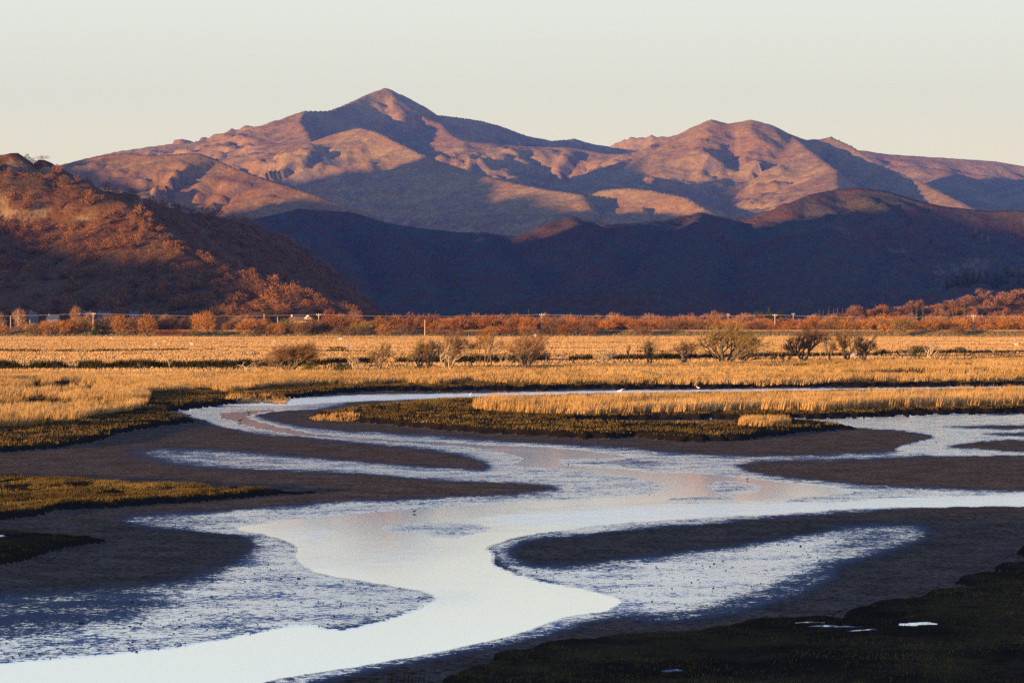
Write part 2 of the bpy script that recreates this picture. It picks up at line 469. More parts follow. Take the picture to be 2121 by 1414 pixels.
# --- raised salt-marsh turf: far edges stand TH above the flats, near edges meet them
TH = 0.30
def up(pts): return [(x, HY + (y - HY) * H / (H - TH)) for x, y in pts]
TURF = [
    [(-300, 972)] + up([(-300, 970), (0, 980), (217, 990), (434, 1001), (608, 1011)]) + [(664, 1020), (543, 1026), (391, 1039), (243, 1049), (130, 1053), (78, 1066), (0, 1077), (-300, 1110)],
    up([(-300, 1075), (0, 1090), (87, 1100), (174, 1106)]) + [(217, 1123), (174, 1129), (109, 1144), (61, 1161), (13, 1169), (-40, 1168), (-300, 1180)],
    [(-300, 700), (2420, 700), (2420, 794), (2121, 797), (1800, 800), (1400, 803), (1001, 807), (800, 808), (735, 811), (700, 814), (640, 820), (593, 828), (500, 831), (450, 840), (400, 846), (345, 850), (340, 858), (375, 864), (394, 874), (330, 882), (280, 890), (208, 909), (108, 927), (0, 935), (-300, 960)],
    up([(640, 856), (710, 845), (800, 834), (900, 826), (1000, 822), (1200, 816), (1400, 813), (1750, 808), (2121, 803), (2420, 799)]) + [(2420, 848), (2121, 853), (1944, 859), (1740, 864), (1560, 868), (1700, 880), (1774, 889), (1661, 894), (1530, 912), (1410, 915), (1308, 903), (1264, 907), (1199, 906), (1100, 900), (1004, 896), (895, 888), (800, 878), (700, 868)],
    [(915, 1450)] + up([(925, 1400)]) + [(1045, 1380), (1031, 1369), (1091, 1361), (1156, 1344), (1243, 1337), (1400, 1325), (1509, 1312), (1595, 1295), (1704, 1290), (1800, 1294), (1850, 1297), (1780, 1292), (1746, 1279), (1791, 1269), (1834, 1257), (1900, 1251), (1943, 1234), (2008, 1229), (2055, 1221), (2008, 1216), (1976, 1210), (2030, 1201), (2121, 1194), (2420, 1180), (2420, 1450)],
    [(2062, 1181), (2090, 1176), (2160, 1173), (2300, 1172), (2300, 1186), (2160, 1188), (2090, 1187)],
    [(2106, 1147), (2125, 1138), (2260, 1130), (2260, 1150), (2130, 1155)],
]
TW = [.9, .9, .8, .7, .9, .8, .8]
for P, w_ in zip(TURF, TW):
    layer(turf, P, 1.0, 8.0, 5.0, ky=2.4, smoothed=False, warp=w_)
# pools and slits lying in the turf
POOLS = [
    [(1150, 871), (1260, 868), (1400, 867), (1535, 867), (1535, 879), (1400, 881), (1270, 879), (1200, 876)],
]
for P in POOLS:
    layer(turf, P, 0.0, 3, 3, ky=2.4, warp=.4)
    layer(wet, P, 1.35, 3, 2, ky=2.4, warp=.3)
for cx_, cy_, a_, b_ in ((1906, 1315, 40, 2.2), (1735, 1318, 60, 1.6), (1680, 1309, 34, 1.2), (1790, 1328, 34, 1.2), (33, 1110, 26, 2.5), (84, 1108, 14, 1.8), (6, 1125, 9, 2), (1390, 1409, 22, 1.6)):
    ang = np.linspace(0, 2 * math.pi, 9)[:-1]
    P = [(cx_ + a_ * math.cos(t), cy_ + b_ * math.sin(t)) for t in ang]
    layer(pool, P, 1.0, 4, 6, ky=3, warp=1.0)
    layer(wet, P, .95 if a_ in (40, 26, 14) else .6, 5, 8, ky=3, warp=1.0)

wet_on = wet * (turf < .5)
GZ = .022 * (1 - smooth(.2, 1.0, wet)) * (.6 + .8 * fbm(GX * .3, GY * .15, 3, 8))
GZ = np.where(wet > 1.0, 0.0, GZ)
tn = fbm(GX * .35, GY * .25, 4, 21)
TZ = TH + (tn - .5) * .16 + (fbm(GX * 2.2, GY * 1.2, 2, 22) - .5) * .07
TZ = TZ + .15 * smooth(150, 330, GY)
GZ = GZ * (1 - turf) + TZ * turf
nr, nc = PX.shape
idx = np.arange(nr * nc).reshape(nr, nc)
quads = np.stack([idx[1:, :-1], idx[1:, 1:], idx[:-1, 1:], idx[:-1, :-1]], -1).reshape(-1, 4)
def fmean(a): return (a[1:, :-1] + a[1:, 1:] + a[:-1, 1:] + a[:-1, :-1]).ravel() / 4
is_turf = (fmean((turf > .12).astype(float)) > .3) & (fmean(pool) < .45)
is_water = (~is_turf) & (fmean((wet > 1.0).astype(float)) > .99)
is_mud = ~(is_turf | is_water)
GV = np.stack([GX, GY, GZ], -1).reshape(-1, 3)
edge = 1 - smooth(.55, .98, turf)

def submesh(name, mask, mats, attrs):
    f = quads[mask]
    used, inv = np.unique(f.ravel(), return_inverse=True)
    me = mesh_np(name, GV[used], inv.reshape(-1, 4), True, attrs={k: a.ravel()[used] for k, a in attrs.items()})
    return link(name, me, mats)

tag(submesh('mud_flat', is_mud, M['mud'], {'wet': wet}), 'brown tidal mud flats with wet shining margins along the river', 'mud flat', kind='structure')
tag(submesh('river', is_water, M['water'], {'rip': rip}), 'pale winding river reflecting the evening sky', 'river', kind='structure')
tag(submesh('salt_marsh', is_turf, M['turf'], {'edge': edge}), 'olive brown salt marsh turf with low crumbling edges beside the mud', 'marsh', kind='structure')

def gz(X, Y):
    """height of the estuary sheet / meadow under a point"""
    X, Y = np.asarray(X, float), np.asarray(Y, float)
    py = HY + H * F / Y
    px = CX + X * F / Y
    c = np.clip((px - cols[0]) / 4.4, 0, nc - 1.001); r = np.clip((py - rows[0]) / 1.5, 0, nr - 1.001)
    return GZ[r.astype(int), c.astype(int)]

# ------------------------------------------------------------------ the plain beyond
YF0 = H * F / (rows[0] - HY)
def ditch_py(px):     # the tidal ditch crossing the meadow, as distance by column angle
    return np.interp(px, [-400, 0, 300, 560, 800, 1100, 1400, 1700, 1900, 2121, 2500], [768, 769, 767, 765, 756, 752, 748, 741, 736, 734, 731])
fy = np.concatenate([np.linspace(YF0, 900, 190), np.linspace(903, 1300, 90)[0:]])
fx = np.linspace(-1, 1, 241)
FXs, FYs = np.meshgrid(fx, fy)
FX = FXs * (60 + FYs * .26)
def meadow_z(X, Y):
    z = .45 + (fbm(X * .03, Y * .03, 3, 61) - .5) * .35
    dy = H * F / (ditch_py(CX + X * F / Y) - HY)
    d = Y - dy
    dip = smooth(-9, -2, d) * (1 - smooth(2.5, 5.0, d))
    return z - 1.0 * dip
FZ = meadow_z(FX, FYs)
FZ[0, :] = gz(FX[0], FYs[0] - .01)
FZ[0, :] = np.where(np.abs(FX[0]) < 95, FZ[0], .4)
n1, n2 = FX.shape
ii = np.arange(n1 * n2).reshape(n1, n2)
fq = np.stack([ii[:-1, :-1], ii[:-1, 1:], ii[1:, 1:], ii[1:, :-1]], -1).reshape(-1, 4)
me = mesh_np('meadow', np.stack([FX, FYs, FZ], -1).reshape(-1, 3), fq, True)
tag(link('meadow', me, M['meadow']), 'flat meadow of dry golden grass between river and hedgerow', 'meadow', kind='structure')
# the water in the ditch
dpx = np.linspace(-500, 2600, 80)
dY = H * F / (ditch_py(dpx) - HY)
dX = (dpx - CX) * dY / F
V = np.concatenate([np.stack([dX, dY - 8, np.full(80, -.12)], -1), np.stack([dX, dY + 5, np.full(80, -.12)], -1)])
q = np.array([[i, i + 1, 81 + i, 80 + i] for i in range(79)])
tag(link('ditch_water', mesh_np('ditch_water', V, q, attrs={'rip': np.full(160, .3)}), M['water']), 'narrow pale water in the ditch crossing the golden meadow', 'ditch', kind='structure')
# one big sheet to the horizon under everything
V = np.array([[-6700, -400, -.6], [5100, -400, -.6], [5100, 17100, -.6], [-6700, 17100, -.6]], float)
tag(link('ground', mesh_np('ground', V, np.array([[0, 1, 2, 3]])), M['base']), 'dull valley ground reaching to the foot of the hills', 'ground', kind='structure')
V = np.array([[-2600, 1296, .3], [2600, 1296, .3], [2600, 5200, .3], [-2600, 5200, .3]], float)
tag(link('pasture', mesh_np('pasture', V, np.array([[0, 1, 2, 3]])), M['base']), 'dull green brown pasture behind the hedgerow', 'pasture', kind='structure')
# the sea wall the photograph is taken from: path on the land side, higher crest behind
prof = [(14, -.5), (3.2, 7.1), (2.0, 7.35), (-4.5, 7.4), (-6.5, 9.6), (-8, 10.7), (-11, 10.7), (-26, -.5)]
xs = np.linspace(-700, 700, 141)
V = np.array([[x, y + .25 * math.sin(x * .13), z + (.12 * math.sin(x * .31) + .1 * math.sin(x * .083) if z > 8 else 0)] for x in xs for y, z in prof])
k = len(prof)
q = np.array([[i * k + j, (i + 1) * k + j, (i + 1) * k + j + 1, i * k + j + 1] for i in range(140) for j in range(k - 1)])
tag(link('sea_wall', mesh_np('sea_wall', V, q), M['turf']), 'long grassy sea wall running across behind the viewpoint', 'embankment', kind='structure')

# ------------------------------------------------------------------ mountains
def terrain(name, ridges, x0, x1, y0, y1, cell, mat, label, noise=1.0, nscale=1 / 420., warp=50., base=-8., power=.92, seed=0, floor=None, kmax=18., extra=None, crag=0.0):
    nx, ny = int((x1 - x0) / cell) + 1, int((y1 - y0) / cell) + 1
    X, Y = np.meshgrid(np.linspace(x0, x1, nx), np.linspace(y0, y1, ny))
    Z = tz(X, Y, ridges, noise, nscale, warp, power, seed, kmax, crag)
    if extra is not None: Z = extra(X, Y, Z)
    if floor is not None: Z = np.maximum(Z, floor)
    ii = np.arange(nx * ny).reshape(ny, nx)
    q = np.stack([ii[:-1, :-1], ii[:-1, 1:], ii[1:, 1:], ii[1:, :-1]], -1).reshape(-1, 4)
    zmax = Z.ravel()[q].max(1)
    q = q[zmax > base]
    used, inv = np.unique(q.ravel(), return_inverse=True)
    V = np.stack([X, Y, Z], -1).reshape(-1, 3)[used]
    V[:, 2] = np.maximum(V[:, 2], base - 4)
    o = link(name, mesh_np(name, V, inv.reshape(-1, 4), True), mat)
    return tag(o, label, 'mountain' if cell > 6 else 'hill', kind='structure')

def tz(X, Y, ridges, noise, nscale, warp, power, seed, kmax, crag=0.0):
    wxx = (fbm(X * nscale * .8, Y * nscale * .8, 3, seed + 3) - .5) * 2 * warp
    wyy = (fbm(X * nscale * .8 + 31, Y * nscale * .8, 3, seed + 5) - .5) * 2 * warp
    Z = np.full(X.shape, -400.0)
    DM = np.full(X.shape, 1e9)
    glen = .30 / nscale
    wob = (fbm(X * nscale * 1.7, Y * nscale * 1.7, 3, seed + 7) - .5) * 1.6
    for rn, rd in enumerate(ridges):
        pts, s_left, s_right = rd if len(rd) == 3 else (rd[0], rd[1], rd[1])
        P = np.array([at(*p) if len(p) == 3 else p[:3] for p in pts], float)
        best = np.full(X.shape, -1e9); bd = np.full(X.shape, 1e9); arc = np.zeros(X.shape)
        L0 = 0.0
        for a, b in zip(P[:-1], P[1:]):
            ex, ey = b[0] - a[0], b[1] - a[1]
            L2 = ex * ex + ey * ey; L = math.sqrt(L2)
            t = np.clip(((X - a[0]) * ex + (Y - a[1]) * ey) / L2, 0, 1)
            dp = np.hypot(X - a[0] - ex * t, Y - a[1] - ey * t)
            f_ = np.clip(dp / (3 * warp + 1), 0.0, 1)
            XX, YY = X + wxx * f_, Y + wyy * f_
            tx = np.clip(((XX - a[0]) * ex + (YY - a[1]) * ey) / L2, 0, 1)
            d = np.hypot(XX - a[0] - ex * tx, YY - a[1] - ey * tx)
            if s_left != s_right:
                sd = (ex * (YY - a[1]) - ey * (XX - a[0])) / L
                sl_ = s_right + (s_left - s_right) * smooth(-10, 10, sd)
            else: sl_ = s_left
            z = a[2] + (b[2] - a[2]) * tx - sl_ * 300 * ((d / 300 + .02) ** power - .02 ** power)
            u = (d < bd) if s_left != s_right else (z > best)
            best = np.where(u, z, best); bd = np.where(u, d, bd); arc = np.where(u, L0 + L * tx, arc)
            L0 += L
        gul = fbm(arc / glen + wob + rn * 13.7, bd / (glen * 7) + wob * .4, 3, seed + 20 + rn, ridged=True, gain=.55) - .6
        best = best + gul * np.clip(bd * .26, 0, .15 / nscale) * min(1, noise * 1.3)
        dz = np.clip(.5 + .5 * (best - Z) / kmax, 0, 1)
        Z = np.where(Z < -390, best, Z * (1 - dz) + best * dz + kmax * dz * (1 - dz) * .5)
        DM = np.minimum(DM, bd)
    rg = fbm(X * nscale, Y * nscale, 5, seed, ridged=True, gain=.52) - .62
    fb = fbm(X * nscale * 4.1, Y * nscale * 4.1, 4, seed + 9, ridged=True, gain=.6) - .6
    A = np.clip((DM - .08 / nscale) * .5, 2, .46 / nscale) * noise
    Z = Z + rg * A + fb * np.clip(DM * .14 + .012 / nscale, 0, .15 / nscale) * noise
    fc = fbm(X * nscale * 9.0, Y * nscale * 9.0, 3, seed + 15, ridged=True, gain=.6) - .6
    Z = Z + fc * np.clip(DM * .10 + .006 / nscale, 0, .055 / nscale) * noise
    if crag:
        cg = fbm(X / 46., Y / 46., 4, seed + 60, ridged=True, gain=.6)
        Z = Z + (smooth(.5, .8, cg) - .4) * crag * smooth(48, 84, Z) * smooth(-265, -345, X)
    return Z

R_SNOW = [
    ([(-250, 400, 12000), (0, 368, 12100), (120, 341, 12200), (250, 312, 12300), (330, 301, 12400), (440, 290, 12450), (520, 268, 12500), (580, 248, 12500), (632, 229, 12600)], .42),
    ([(632, 229, 12600), (680, 229, 12950), (725, 212, 13200), (760, 195, 13350), (800, 180, 13450), (840, 200, 13500), (880, 226, 13600), (905, 238, 13700)], .62),
    ([(905, 238, 13700), (960, 244, 13950), (1000, 250, 14150), (1040, 262, 14400), (1090, 281, 14650), (1140, 291, 14900), (1190, 287, 15100), (1220, 297, 15200), (1262, 303, 15300), (1330, 310, 15300)], .62),
    ([(632, 229, 12600), (626, 250, 12350), (640, 275, 12050), (652, 298, 11700)], 1.1, .34),
    ([(905, 238, 13700), (918, 260, 13150), (936, 278, 12800), (960, 290, 12600), (1010, 295, 12600), (1070, 301, 12650), (1130, 303, 12650), (1200, 306, 12650), (1260, 318, 12600), (1330, 318, 12550), (1400, 300, 12500)], .75, .36),
    ([(1252, 306, 15600), (1268, 297, 15600), (1278, 291, 15600), (1284, 293, 15600), (1292, 286, 15600), (1300, 288, 15600), (1308, 281, 15600), (1317, 285, 15600), (1328, 282, 15600), (1336, 284, 15600), (1350, 277, 15600), (1362, 283, 15600), (1372, 280, 15600), (1385, 283, 15600), (1420, 300, 15600), (1480, 320, 15600)], .9),
]
R_ARAN = [
    ([(380, 345, 11300), (450, 332, 11300), (520, 319, 11250), (600, 305, 11150), (650, 292, 11050), (700, 274, 11000), (745, 262, 11000), (790, 275, 10900), (830, 296, 10800), (870, 316, 10700), (920, 336, 10500), (1000, 362, 10200), (1080, 381, 9900), (1150, 393, 9700), (1210, 402, 9550)], .85, .40),
]
R_LLI = [
    ([(1330, 318, 12500), (1390, 291, 12450), (1430, 265, 12300), (1475, 246, 12200), (1510, 255, 12200), (1555, 246, 12200), (1600, 258, 12200), (1640, 279, 12200), (1670, 290, 12250), (1700, 288, 12300), (1722, 282, 12300), (1760, 300, 12200), (1800, 326, 12000), (1850, 352, 11800), (1900, 372, 11500), (1960, 402, 11000), (2020, 432, 10500), (2080, 450, 10200)], .7, .43),
    ([(1640, 279, 12200), (1690, 320, 11700), (1735, 352, 11200), (1738, 390, 10700), (1720, 440, 10000)], .85, .34),
    ([(1390, 291, 12450), (1290, 350, 11700), (1200, 395, 11000)], .3),
    ([(1200, 410, 9800), (1250, 392, 9750), (1300, 388, 9700), (1350, 393, 9600), (1420, 408, 9500), (1470, 438, 9300)], .5),
]
R_FAR = [
    ([(1700, 300, 15600), (1790, 311, 15600), (1840, 318, 15600), (1900, 322, 15600), (1990, 327, 15600), (2060, 332, 15600), (2121, 342, 15600), (2350, 360, 15600), (2700, 350, 15600)], .4),
    ([(1840, 345, 14300), (1900, 342, 14200), (1960, 352, 14100), (2040, 362, 13900), (2121, 372, 13800), (2400, 385, 13800)], .34),
    ([(1960, 352, 14100), (1990, 390, 13000), (2040, 420, 12000)], .3),
    ([(2121, 372, 13800), (2140, 400, 12800), (2180, 430, 11800)], .3),
]
R_LEFT = [
    ([(-600, 390, 8400), (-300, 395, 8300), (0, 375, 8250), (130, 341, 8200), (200, 323, 8100), (270, 317, 8000), (330, 321, 7900), (410, 318, 7900), (450, 330, 7900), (490, 348, 7850), (560, 372, 7800), (630, 395, 7700), (700, 420, 7500), (780, 445, 7300)], .6, .36),
]
terrain('mountain', R_SNOW, -3000, 1300, 10200, 16000, 15, M['m_far'], 'highest pyramid mountain with dark shaded hollow under its left shoulder', seed=100, noise=1.0, kmax=6)
terrain('mountain', R_ARAN, -1500, 700, 7400, 12000, 13, M['m_far'], 'sunlit rounded peak standing in front of the highest mountain', seed=140, noise=.85)
terrain('mountain', R_LLI, -300, 2200, 8600, 13300, 13, M['m_far'], 'broad twin topped brown mountain on the right skyline', seed=180, noise=.8)
terrain('mountain', R_FAR, 1000, 4300, 11000, 16500, 24, M['m_far_right'], 'pale low ridge fading behind the twin topped mountain', seed=220, noise=.7)
terrain('mountain', R_LEFT, -2600, 200, 5700, 9000, 11, M['m_mid'], 'rocky lower mountain behind the dark wooded hill', seed=260, noise=.75, nscale=1 / 260.)

R_MID = [
    ([(440, 500, 4900), (530, 452, 5000), (575, 440, 5000), (620, 432, 5000), (670, 434, 5000), (720, 437, 5000), (760, 448, 4950), (790, 459, 4900), (860, 471, 4900), (930, 478, 4900), (1000, 481, 4850), (1060, 488, 4800), (1100, 478, 4800), (1140, 460, 4800), (1180, 447, 4850), (1225, 455, 4800), (1260, 463, 4750), (1310, 462, 4800), (1380, 455, 4900), (1450, 441, 5000), (1500, 446, 5000), (1540, 452, 5000), (1590, 442, 5000), (1630, 424, 5000), (1680, 402, 5050), (1730, 391, 5100), (1780, 389, 5100), (1840, 397, 5100), (1900, 415, 5100), (1960, 429, 5100), (2060, 437, 5100), (2121, 435, 5100), (2400, 430, 5100), (2700, 470, 5100)], .42),
    ([(620, 432, 5000), (640, 480, 4500), (690, 530, 4100), (730, 590, 3700)], .5),
    ([(790, 459, 4900), (830, 510, 4400), (860, 560, 4000), (880, 610, 3500)], .42),
    ([(1000, 481, 4850), (1010, 530, 4300), (1020, 580, 3800), (1010, 625, 3300)], .4),
    ([(1180, 447, 4850), (1215, 475, 4600), (1190, 500, 4400), (1140, 492, 4550)], .42),
    ([(1310, 462, 4800), (1240, 500, 4400), (1230, 540, 4100)], .45),
    ([(1450, 441, 5000), (1420, 500, 4400), (1400, 550, 3900), (1420, 600, 3500)], .4),
    ([(1720, 470, 4600), (1690, 510, 4250), (1660, 560, 3800), (1650, 610, 3400)], .45, .3),
]
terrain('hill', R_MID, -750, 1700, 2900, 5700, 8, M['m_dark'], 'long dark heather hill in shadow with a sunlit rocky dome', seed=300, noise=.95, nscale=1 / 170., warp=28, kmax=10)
R_FOOT = [
    ([(1030, 645, 2900), (1070, 628, 2900), (1110, 613, 2900), (1180, 607, 2900), (1250, 605, 2900), (1320, 602, 2900), (1400, 612, 2900), (1460, 628, 2900), (1520, 640, 2900), (1700, 646, 2900)], .3),
]
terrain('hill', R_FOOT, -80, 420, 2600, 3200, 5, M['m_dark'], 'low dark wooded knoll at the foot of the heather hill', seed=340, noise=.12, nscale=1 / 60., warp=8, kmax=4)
R_NEAR = [
    ([(-900, 250, 2700), (-300, 250, 2620), (-120, 300, 2540), (-50, 331, 2490), (0, 333, 2480), (40, 333, 2490), (100, 346, 2500), (160, 359, 2510), (200, 376, 2520), (250, 401, 2560), (290, 418, 2620), (340, 432, 2700), (420, 440, 2800), (490, 456, 2900), (560, 481, 3000), (620, 511, 3100), (660, 546, 3200), (700, 577, 3300), (760, 610, 3400), (820, 640, 3500), (850, 652, 3550)], .5, .75),
    ([(-300, 330, 2480), (-100, 346, 2440), (40, 350, 2420), (140, 374, 2400), (210, 396, 2370), (265, 422, 2330), (300, 457, 2280), (350, 502, 2210), (430, 543, 2120), (520, 578, 2030), (640, 614, 1940), (740, 645, 1880)], .75, .25),
]
N_NEAR = dict(noise=.42, nscale=1 / 90., warp=12, power=.92, seed=380, kmax=6, crag=11.0)
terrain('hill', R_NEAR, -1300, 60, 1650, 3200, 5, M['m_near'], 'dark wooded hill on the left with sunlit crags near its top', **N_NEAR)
R_RIGHT = [
    ([(1720, 660, 2250), (1800, 650, 2280), (1880, 643, 2320), (1950, 632, 2350), (2000, 624, 2380), (2060, 614, 2400), (2121, 606, 2420), (2300, 570, 2500), (2700, 540, 2550)], .3),
]
N_RIGHT = dict(noise=.12, nscale=1 / 70., warp=8, power=.95, seed=420, kmax=4)
terrain('hill', R_RIGHT, 220, 900, 1950, 2800, 5, M['m_near'], 'low sunlit wooded rise at the right edge', **N_RIGHT)
R_PLANT = [
    ([(1900, 625, 3300), (1960, 600, 3350), (2000, 585, 3400), (2060, 570, 3450), (2121, 562, 3450), (2300, 545, 3500), (2600, 540, 3500)], .28),
]
N_PLANT = dict(noise=.1, nscale=1 / 80., warp=8, power=.95, seed=440, kmax=4)
terrain('hill', R_PLANT, 380, 1100, 3000, 3900, 6, M['m_dark'], 'dim slope carrying the dark conifer plantation on the right', **N_PLANT)

# the range west of the valley, left of the picture, whose shadow lies over the lower slopes
SHADE = [(-150, 657, 1480, 1600, -15), (40, 652, 1520, 1600, 0), (111, 640, 1650, 1700, 0), (300, 636, 1800, 1800, 0), (470, 634, 1900, 1850, 0), (700, 628, 1850, 1850, 9), (655, 622, 1880, 1850, 9), (560, 613, 1950, 1900, -2), (520, 592, 2000, 1900, 6), (470, 562, 2050, 1900, 11), (430, 545, 2100, 1900, 11), (330, 533, 2150, 1900, 8), (150, 530, 2200, 1950, 5), (1950, 440, 5100, 3600, 8), (1750, 456, 4950, 3900, 0), (1560, 508, 4800, 3800, 0), (1300, 524, 4600, 3700, 0), (1170, 516, 4650, 3700, 0), (950, 470, 4850, 3600, 15), (700, 430, 5000, 3400, 15), (560, 430, 5000, 3300, 10), (-200, 400, 7000, 2900, 0), (300, 372, 7800, 2800, 0), (500, 395, 7500, 2900, 0), (700, 402, 9500, 4000, 0), (830, 404, 9700, 4200, 0), (1100, 400, 9700, 4400, 0), (1290, 398, 10500, 4700, 0), (1350, 372, 11000, 5200, 0), (1390, 350, 11400, 5500, 0), (1430, 368, 11400, 5500, 0), (1560, 440, 11000, 5300, 0)]
CREST = []
for px_, py_, D_, T_, add in SHADE:
    p = at(px_, py_, D_)
    c = np.array([p[0] + SH[0] * T_, p[1] + SH[1] * T_, p[2] + TANE * T_ + add, 0.])
    CREST.append((float(c[:2] @ PERP), c))
CREST.sort(key=lambda e: -e[0])
terrain('hill', [([tuple(c) for _, c in CREST], .5)], -6500, -700, -200, 11500, 36, M['m_mid'], 'long range of hills west of the valley beyond the left edge', seed=500, noise=.5, nscale=1 / 300., warp=20)

# ------------------------------------------------------------------ evening haze
V = np.array([[x, y, z] for z in (-14., 1250.) for y in (-420., 17200.) for x in (-6800., 5200.)])
q = np.array([[0, 2, 3, 1], [4, 5, 7, 6], [0, 1, 5, 4], [2, 6, 7, 3], [0, 4, 6, 2], [1, 3, 7, 5]])
hz = NT('haze')
vol = hz.node('VolumePrincipled')
vol.inputs['Color'].default_value = (.12, .33, 1.0, 1)
vol.inputs['Density'].default_value = 2.7e-5
vol.inputs['Anisotropy'].default_value = .35
hz.l.new(vol.outputs[0], hz.out.inputs['Volume'])
ho = link('haze', mesh_np('haze', V, q), hz.m)
tag(ho, 'thin blue evening haze filling the valley', 'haze', kind='stuff')

# ------------------------------------------------------------------ grass and reeds
def inpoly(x, y, P):
    ins = np.zeros(x.shape, bool)
    n = len(P)
    for i in range(n):
        ax, ay = P[i]; bx, by = P[(i + 1) % n]
        if ay == by: continue
        c = (ay > y) != (by > y)
        ins ^= c & (x < (bx - ax) * (y - ay) / (by - ay) + ax)
    return ins

def sample(poly_px, density, z=.4, keep=None, seed=0):
    """points spread evenly over the ground inside an outline given by its corners"""
    r = np.random.default_rng(seed + 77)
    P = [tuple(gp(x, y, z)[:2]) for x, y in poly_px]
    A = np.array(P)
    x0, y0 = A.min(0); x1, y1 = A.max(0)
    n = int((x1 - x0) * (y1 - y0) * density)
    x, y = r.uniform(x0, x1, n), r.uniform(y0, y1, n)
    m = inpoly(x, y, P)
    if keep is not None: m &= keep(x, y, r)
    return x[m], y[m], r

def blades(x, y, z, h, nb, spread, width, r, tint, lean=.25, wind=(.18, .05)):
    """nb thin tapering blades per tuft; returns vertices, faces, tint per vertex"""
    n = len(x)
    X = np.repeat(x, nb); Y = np.repeat(y, nb); Z = np.repeat(z, nb)
    Hh = np.repeat(h, nb) * r.uniform(.55, 1.1, n * nb)
    a = r.uniform(0, 2 * math.pi, n * nb); rad = np.sqrt(r.uniform(0, 1, n * nb)) * np.repeat(np.broadcast_to(spread, n), nb)
    X = X + np.cos(a) * rad; Y = Y + np.sin(a) * rad
    b = r.uniform(0, math.pi, n * nb)
    w = np.repeat(np.broadcast_to(width, n), nb) * r.uniform(.6, 1.2, n * nb)
    la = r.uniform(0, 2 * math.pi, n * nb); ll = r.uniform(0, lean, n * nb) * Hh
    V = np.empty((n * nb, 3, 3))
    V[:, 0] = np.stack([X - np.cos(b) * w / 2, Y - np.sin(b) * w / 2, Z - .04], -1)
    V[:, 1] = np.stack([X + np.cos(b) * w / 2, Y + np.sin(b) * w / 2, Z - .04], -1)
    V[:, 2] = np.stack([X + np.cos(la) * ll + wind[0] * Hh, Y + np.sin(la) * ll + wind[1] * Hh, Z + Hh], -1)
    Fc = np.arange(n * nb * 3).reshape(-1, 3)
    tt = np.clip(np.repeat(tint, nb) + r.uniform(-.22, .22, n * nb), 0, 1)
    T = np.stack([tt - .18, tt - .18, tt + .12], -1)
    return V.reshape(-1, 3), Fc, np.clip(T.ravel(), 0, 1)

def stuff(name, parts, mat, label, cat):
    V = np.concatenate([p[0] for p in parts])
    off = np.cumsum([0] + [len(p[0]) for p in parts[:-1]])
    Fc = np.concatenate([p[1] + o for p, o in zip(parts, off)])
    T = np.concatenate([p[2] for p in parts])
    return tag(link(name, mesh_np(name, V, Fc, attrs={'tint': T}), mat), label, cat, kind='stuff')

def height_noise(x, y, sc=.08, seed=3): return fbm(x * sc, y * sc, 3, seed)

# reed bed on the left bank
P1 = [(-250, 898), (0, 884), (50, 883), (134, 873), (201, 860), (260, 852), (288, 846), (303, 836), (306, 822), (300, 812), (420, 806), (470, 812), (560, 800), (640, 797), (700, 795), (700, 776), (-300, 776)]
def thin(x, y, r): return r.uniform(0, 1, len(x)) < smooth(.25, .5, fbm(x * .12, y * .06, 3, 91))
x, y, r = sample(P1, 2.1, keep=thin, seed=1)
hh = .75 + .5 * (height_noise(x, y) - .5) + .35 * smooth(280, 200, y)
hh = hh * (.7 + .6 * fbm(x * .5, y * .4, 2, 73))
pa = blades(x, y, gz(x, y), hh, 16, .34, .07, r, np.clip(-.1 + .75 * height_noise(x, y, .3, 9) + .6 * fbm(x * .05, y * .12, 3, 74), 0, 1), lean=.55)
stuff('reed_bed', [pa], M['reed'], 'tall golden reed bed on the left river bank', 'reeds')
# long golden band on the far bank
P2 = [(300, 812), (420, 805), (470, 811), (560, 799), (640, 796), (735, 796), (820, 792), (900, 795), (960, 789), (1080, 795), (1170, 796), (1240, 794), (1420, 796), (1560, 795), (1700, 793), (1800, 789), (1880, 790), (2121, 788), (2420, 785), (2500, 740), (2121, 741), (1800, 751), (1500, 755), (1200, 759), (900, 766), (700, 771), (560, 776), (300, 776)]
x, y, r = sample(P2, 1.15, keep=lambda x, y, r: r.uniform(0, 1, len(x)) < smooth(.28, .46, fbm(x * .09, y * .05, 3, 92)), seed=2)
hh = .72 + .55 * (height_noise(x, y) - .5)
zz = np.where(y < YF0, gz(x, y), meadow_z(x, y))
hh = hh * (.7 + .6 * fbm(x * .35, y * .25, 2, 71))
pa = blades(x, y, zz, hh, 9, .45, .12, r, np.clip(-.12 + .75 * height_noise(x, y, .2, 10) + .65 * fbm(x * .03, y * .12, 3, 72), 0, 1), lean=.5)
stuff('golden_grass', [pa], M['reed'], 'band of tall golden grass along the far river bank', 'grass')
# reeds on the island
P3 = [(975, 843), (1000, 848), (1090, 855), (1200, 857), (1330, 853), (1420, 852), (1560, 848), (1680, 850), (1800, 845), (1950, 841), (2121, 836), (2420, 830), (2420, 812), (2121, 815), (1800, 822), (1400, 828), (1150, 832), (1020, 834)]
x, y, r = sample(P3, 2.6, z=.45, seed=3)
hh = .95 + .9 * (height_noise(x, y, .2) - .5)
pa = blades(x, y, gz(x, y), hh, 14, .34, .085, r, .4 + .5 * height_noise(x, y, .25, 9), lean=.3)
stuff('island_reeds', [pa], M['reed'], 'long strip of golden reeds on the island between two channels', 'reeds')
P4 = [(1532, 885), (1575, 887), (1632, 884), (1628, 878), (1580, 877), (1535, 878)]
x, y, r = sample(P4, 6, z=.2, seed=4)
pa = blades(x, y, gz(x, y), .62 + .25 * (height_noise(x, y, .3) - .5), 16, .25, .06, r, np.full(len(x), .6), lean=.25)
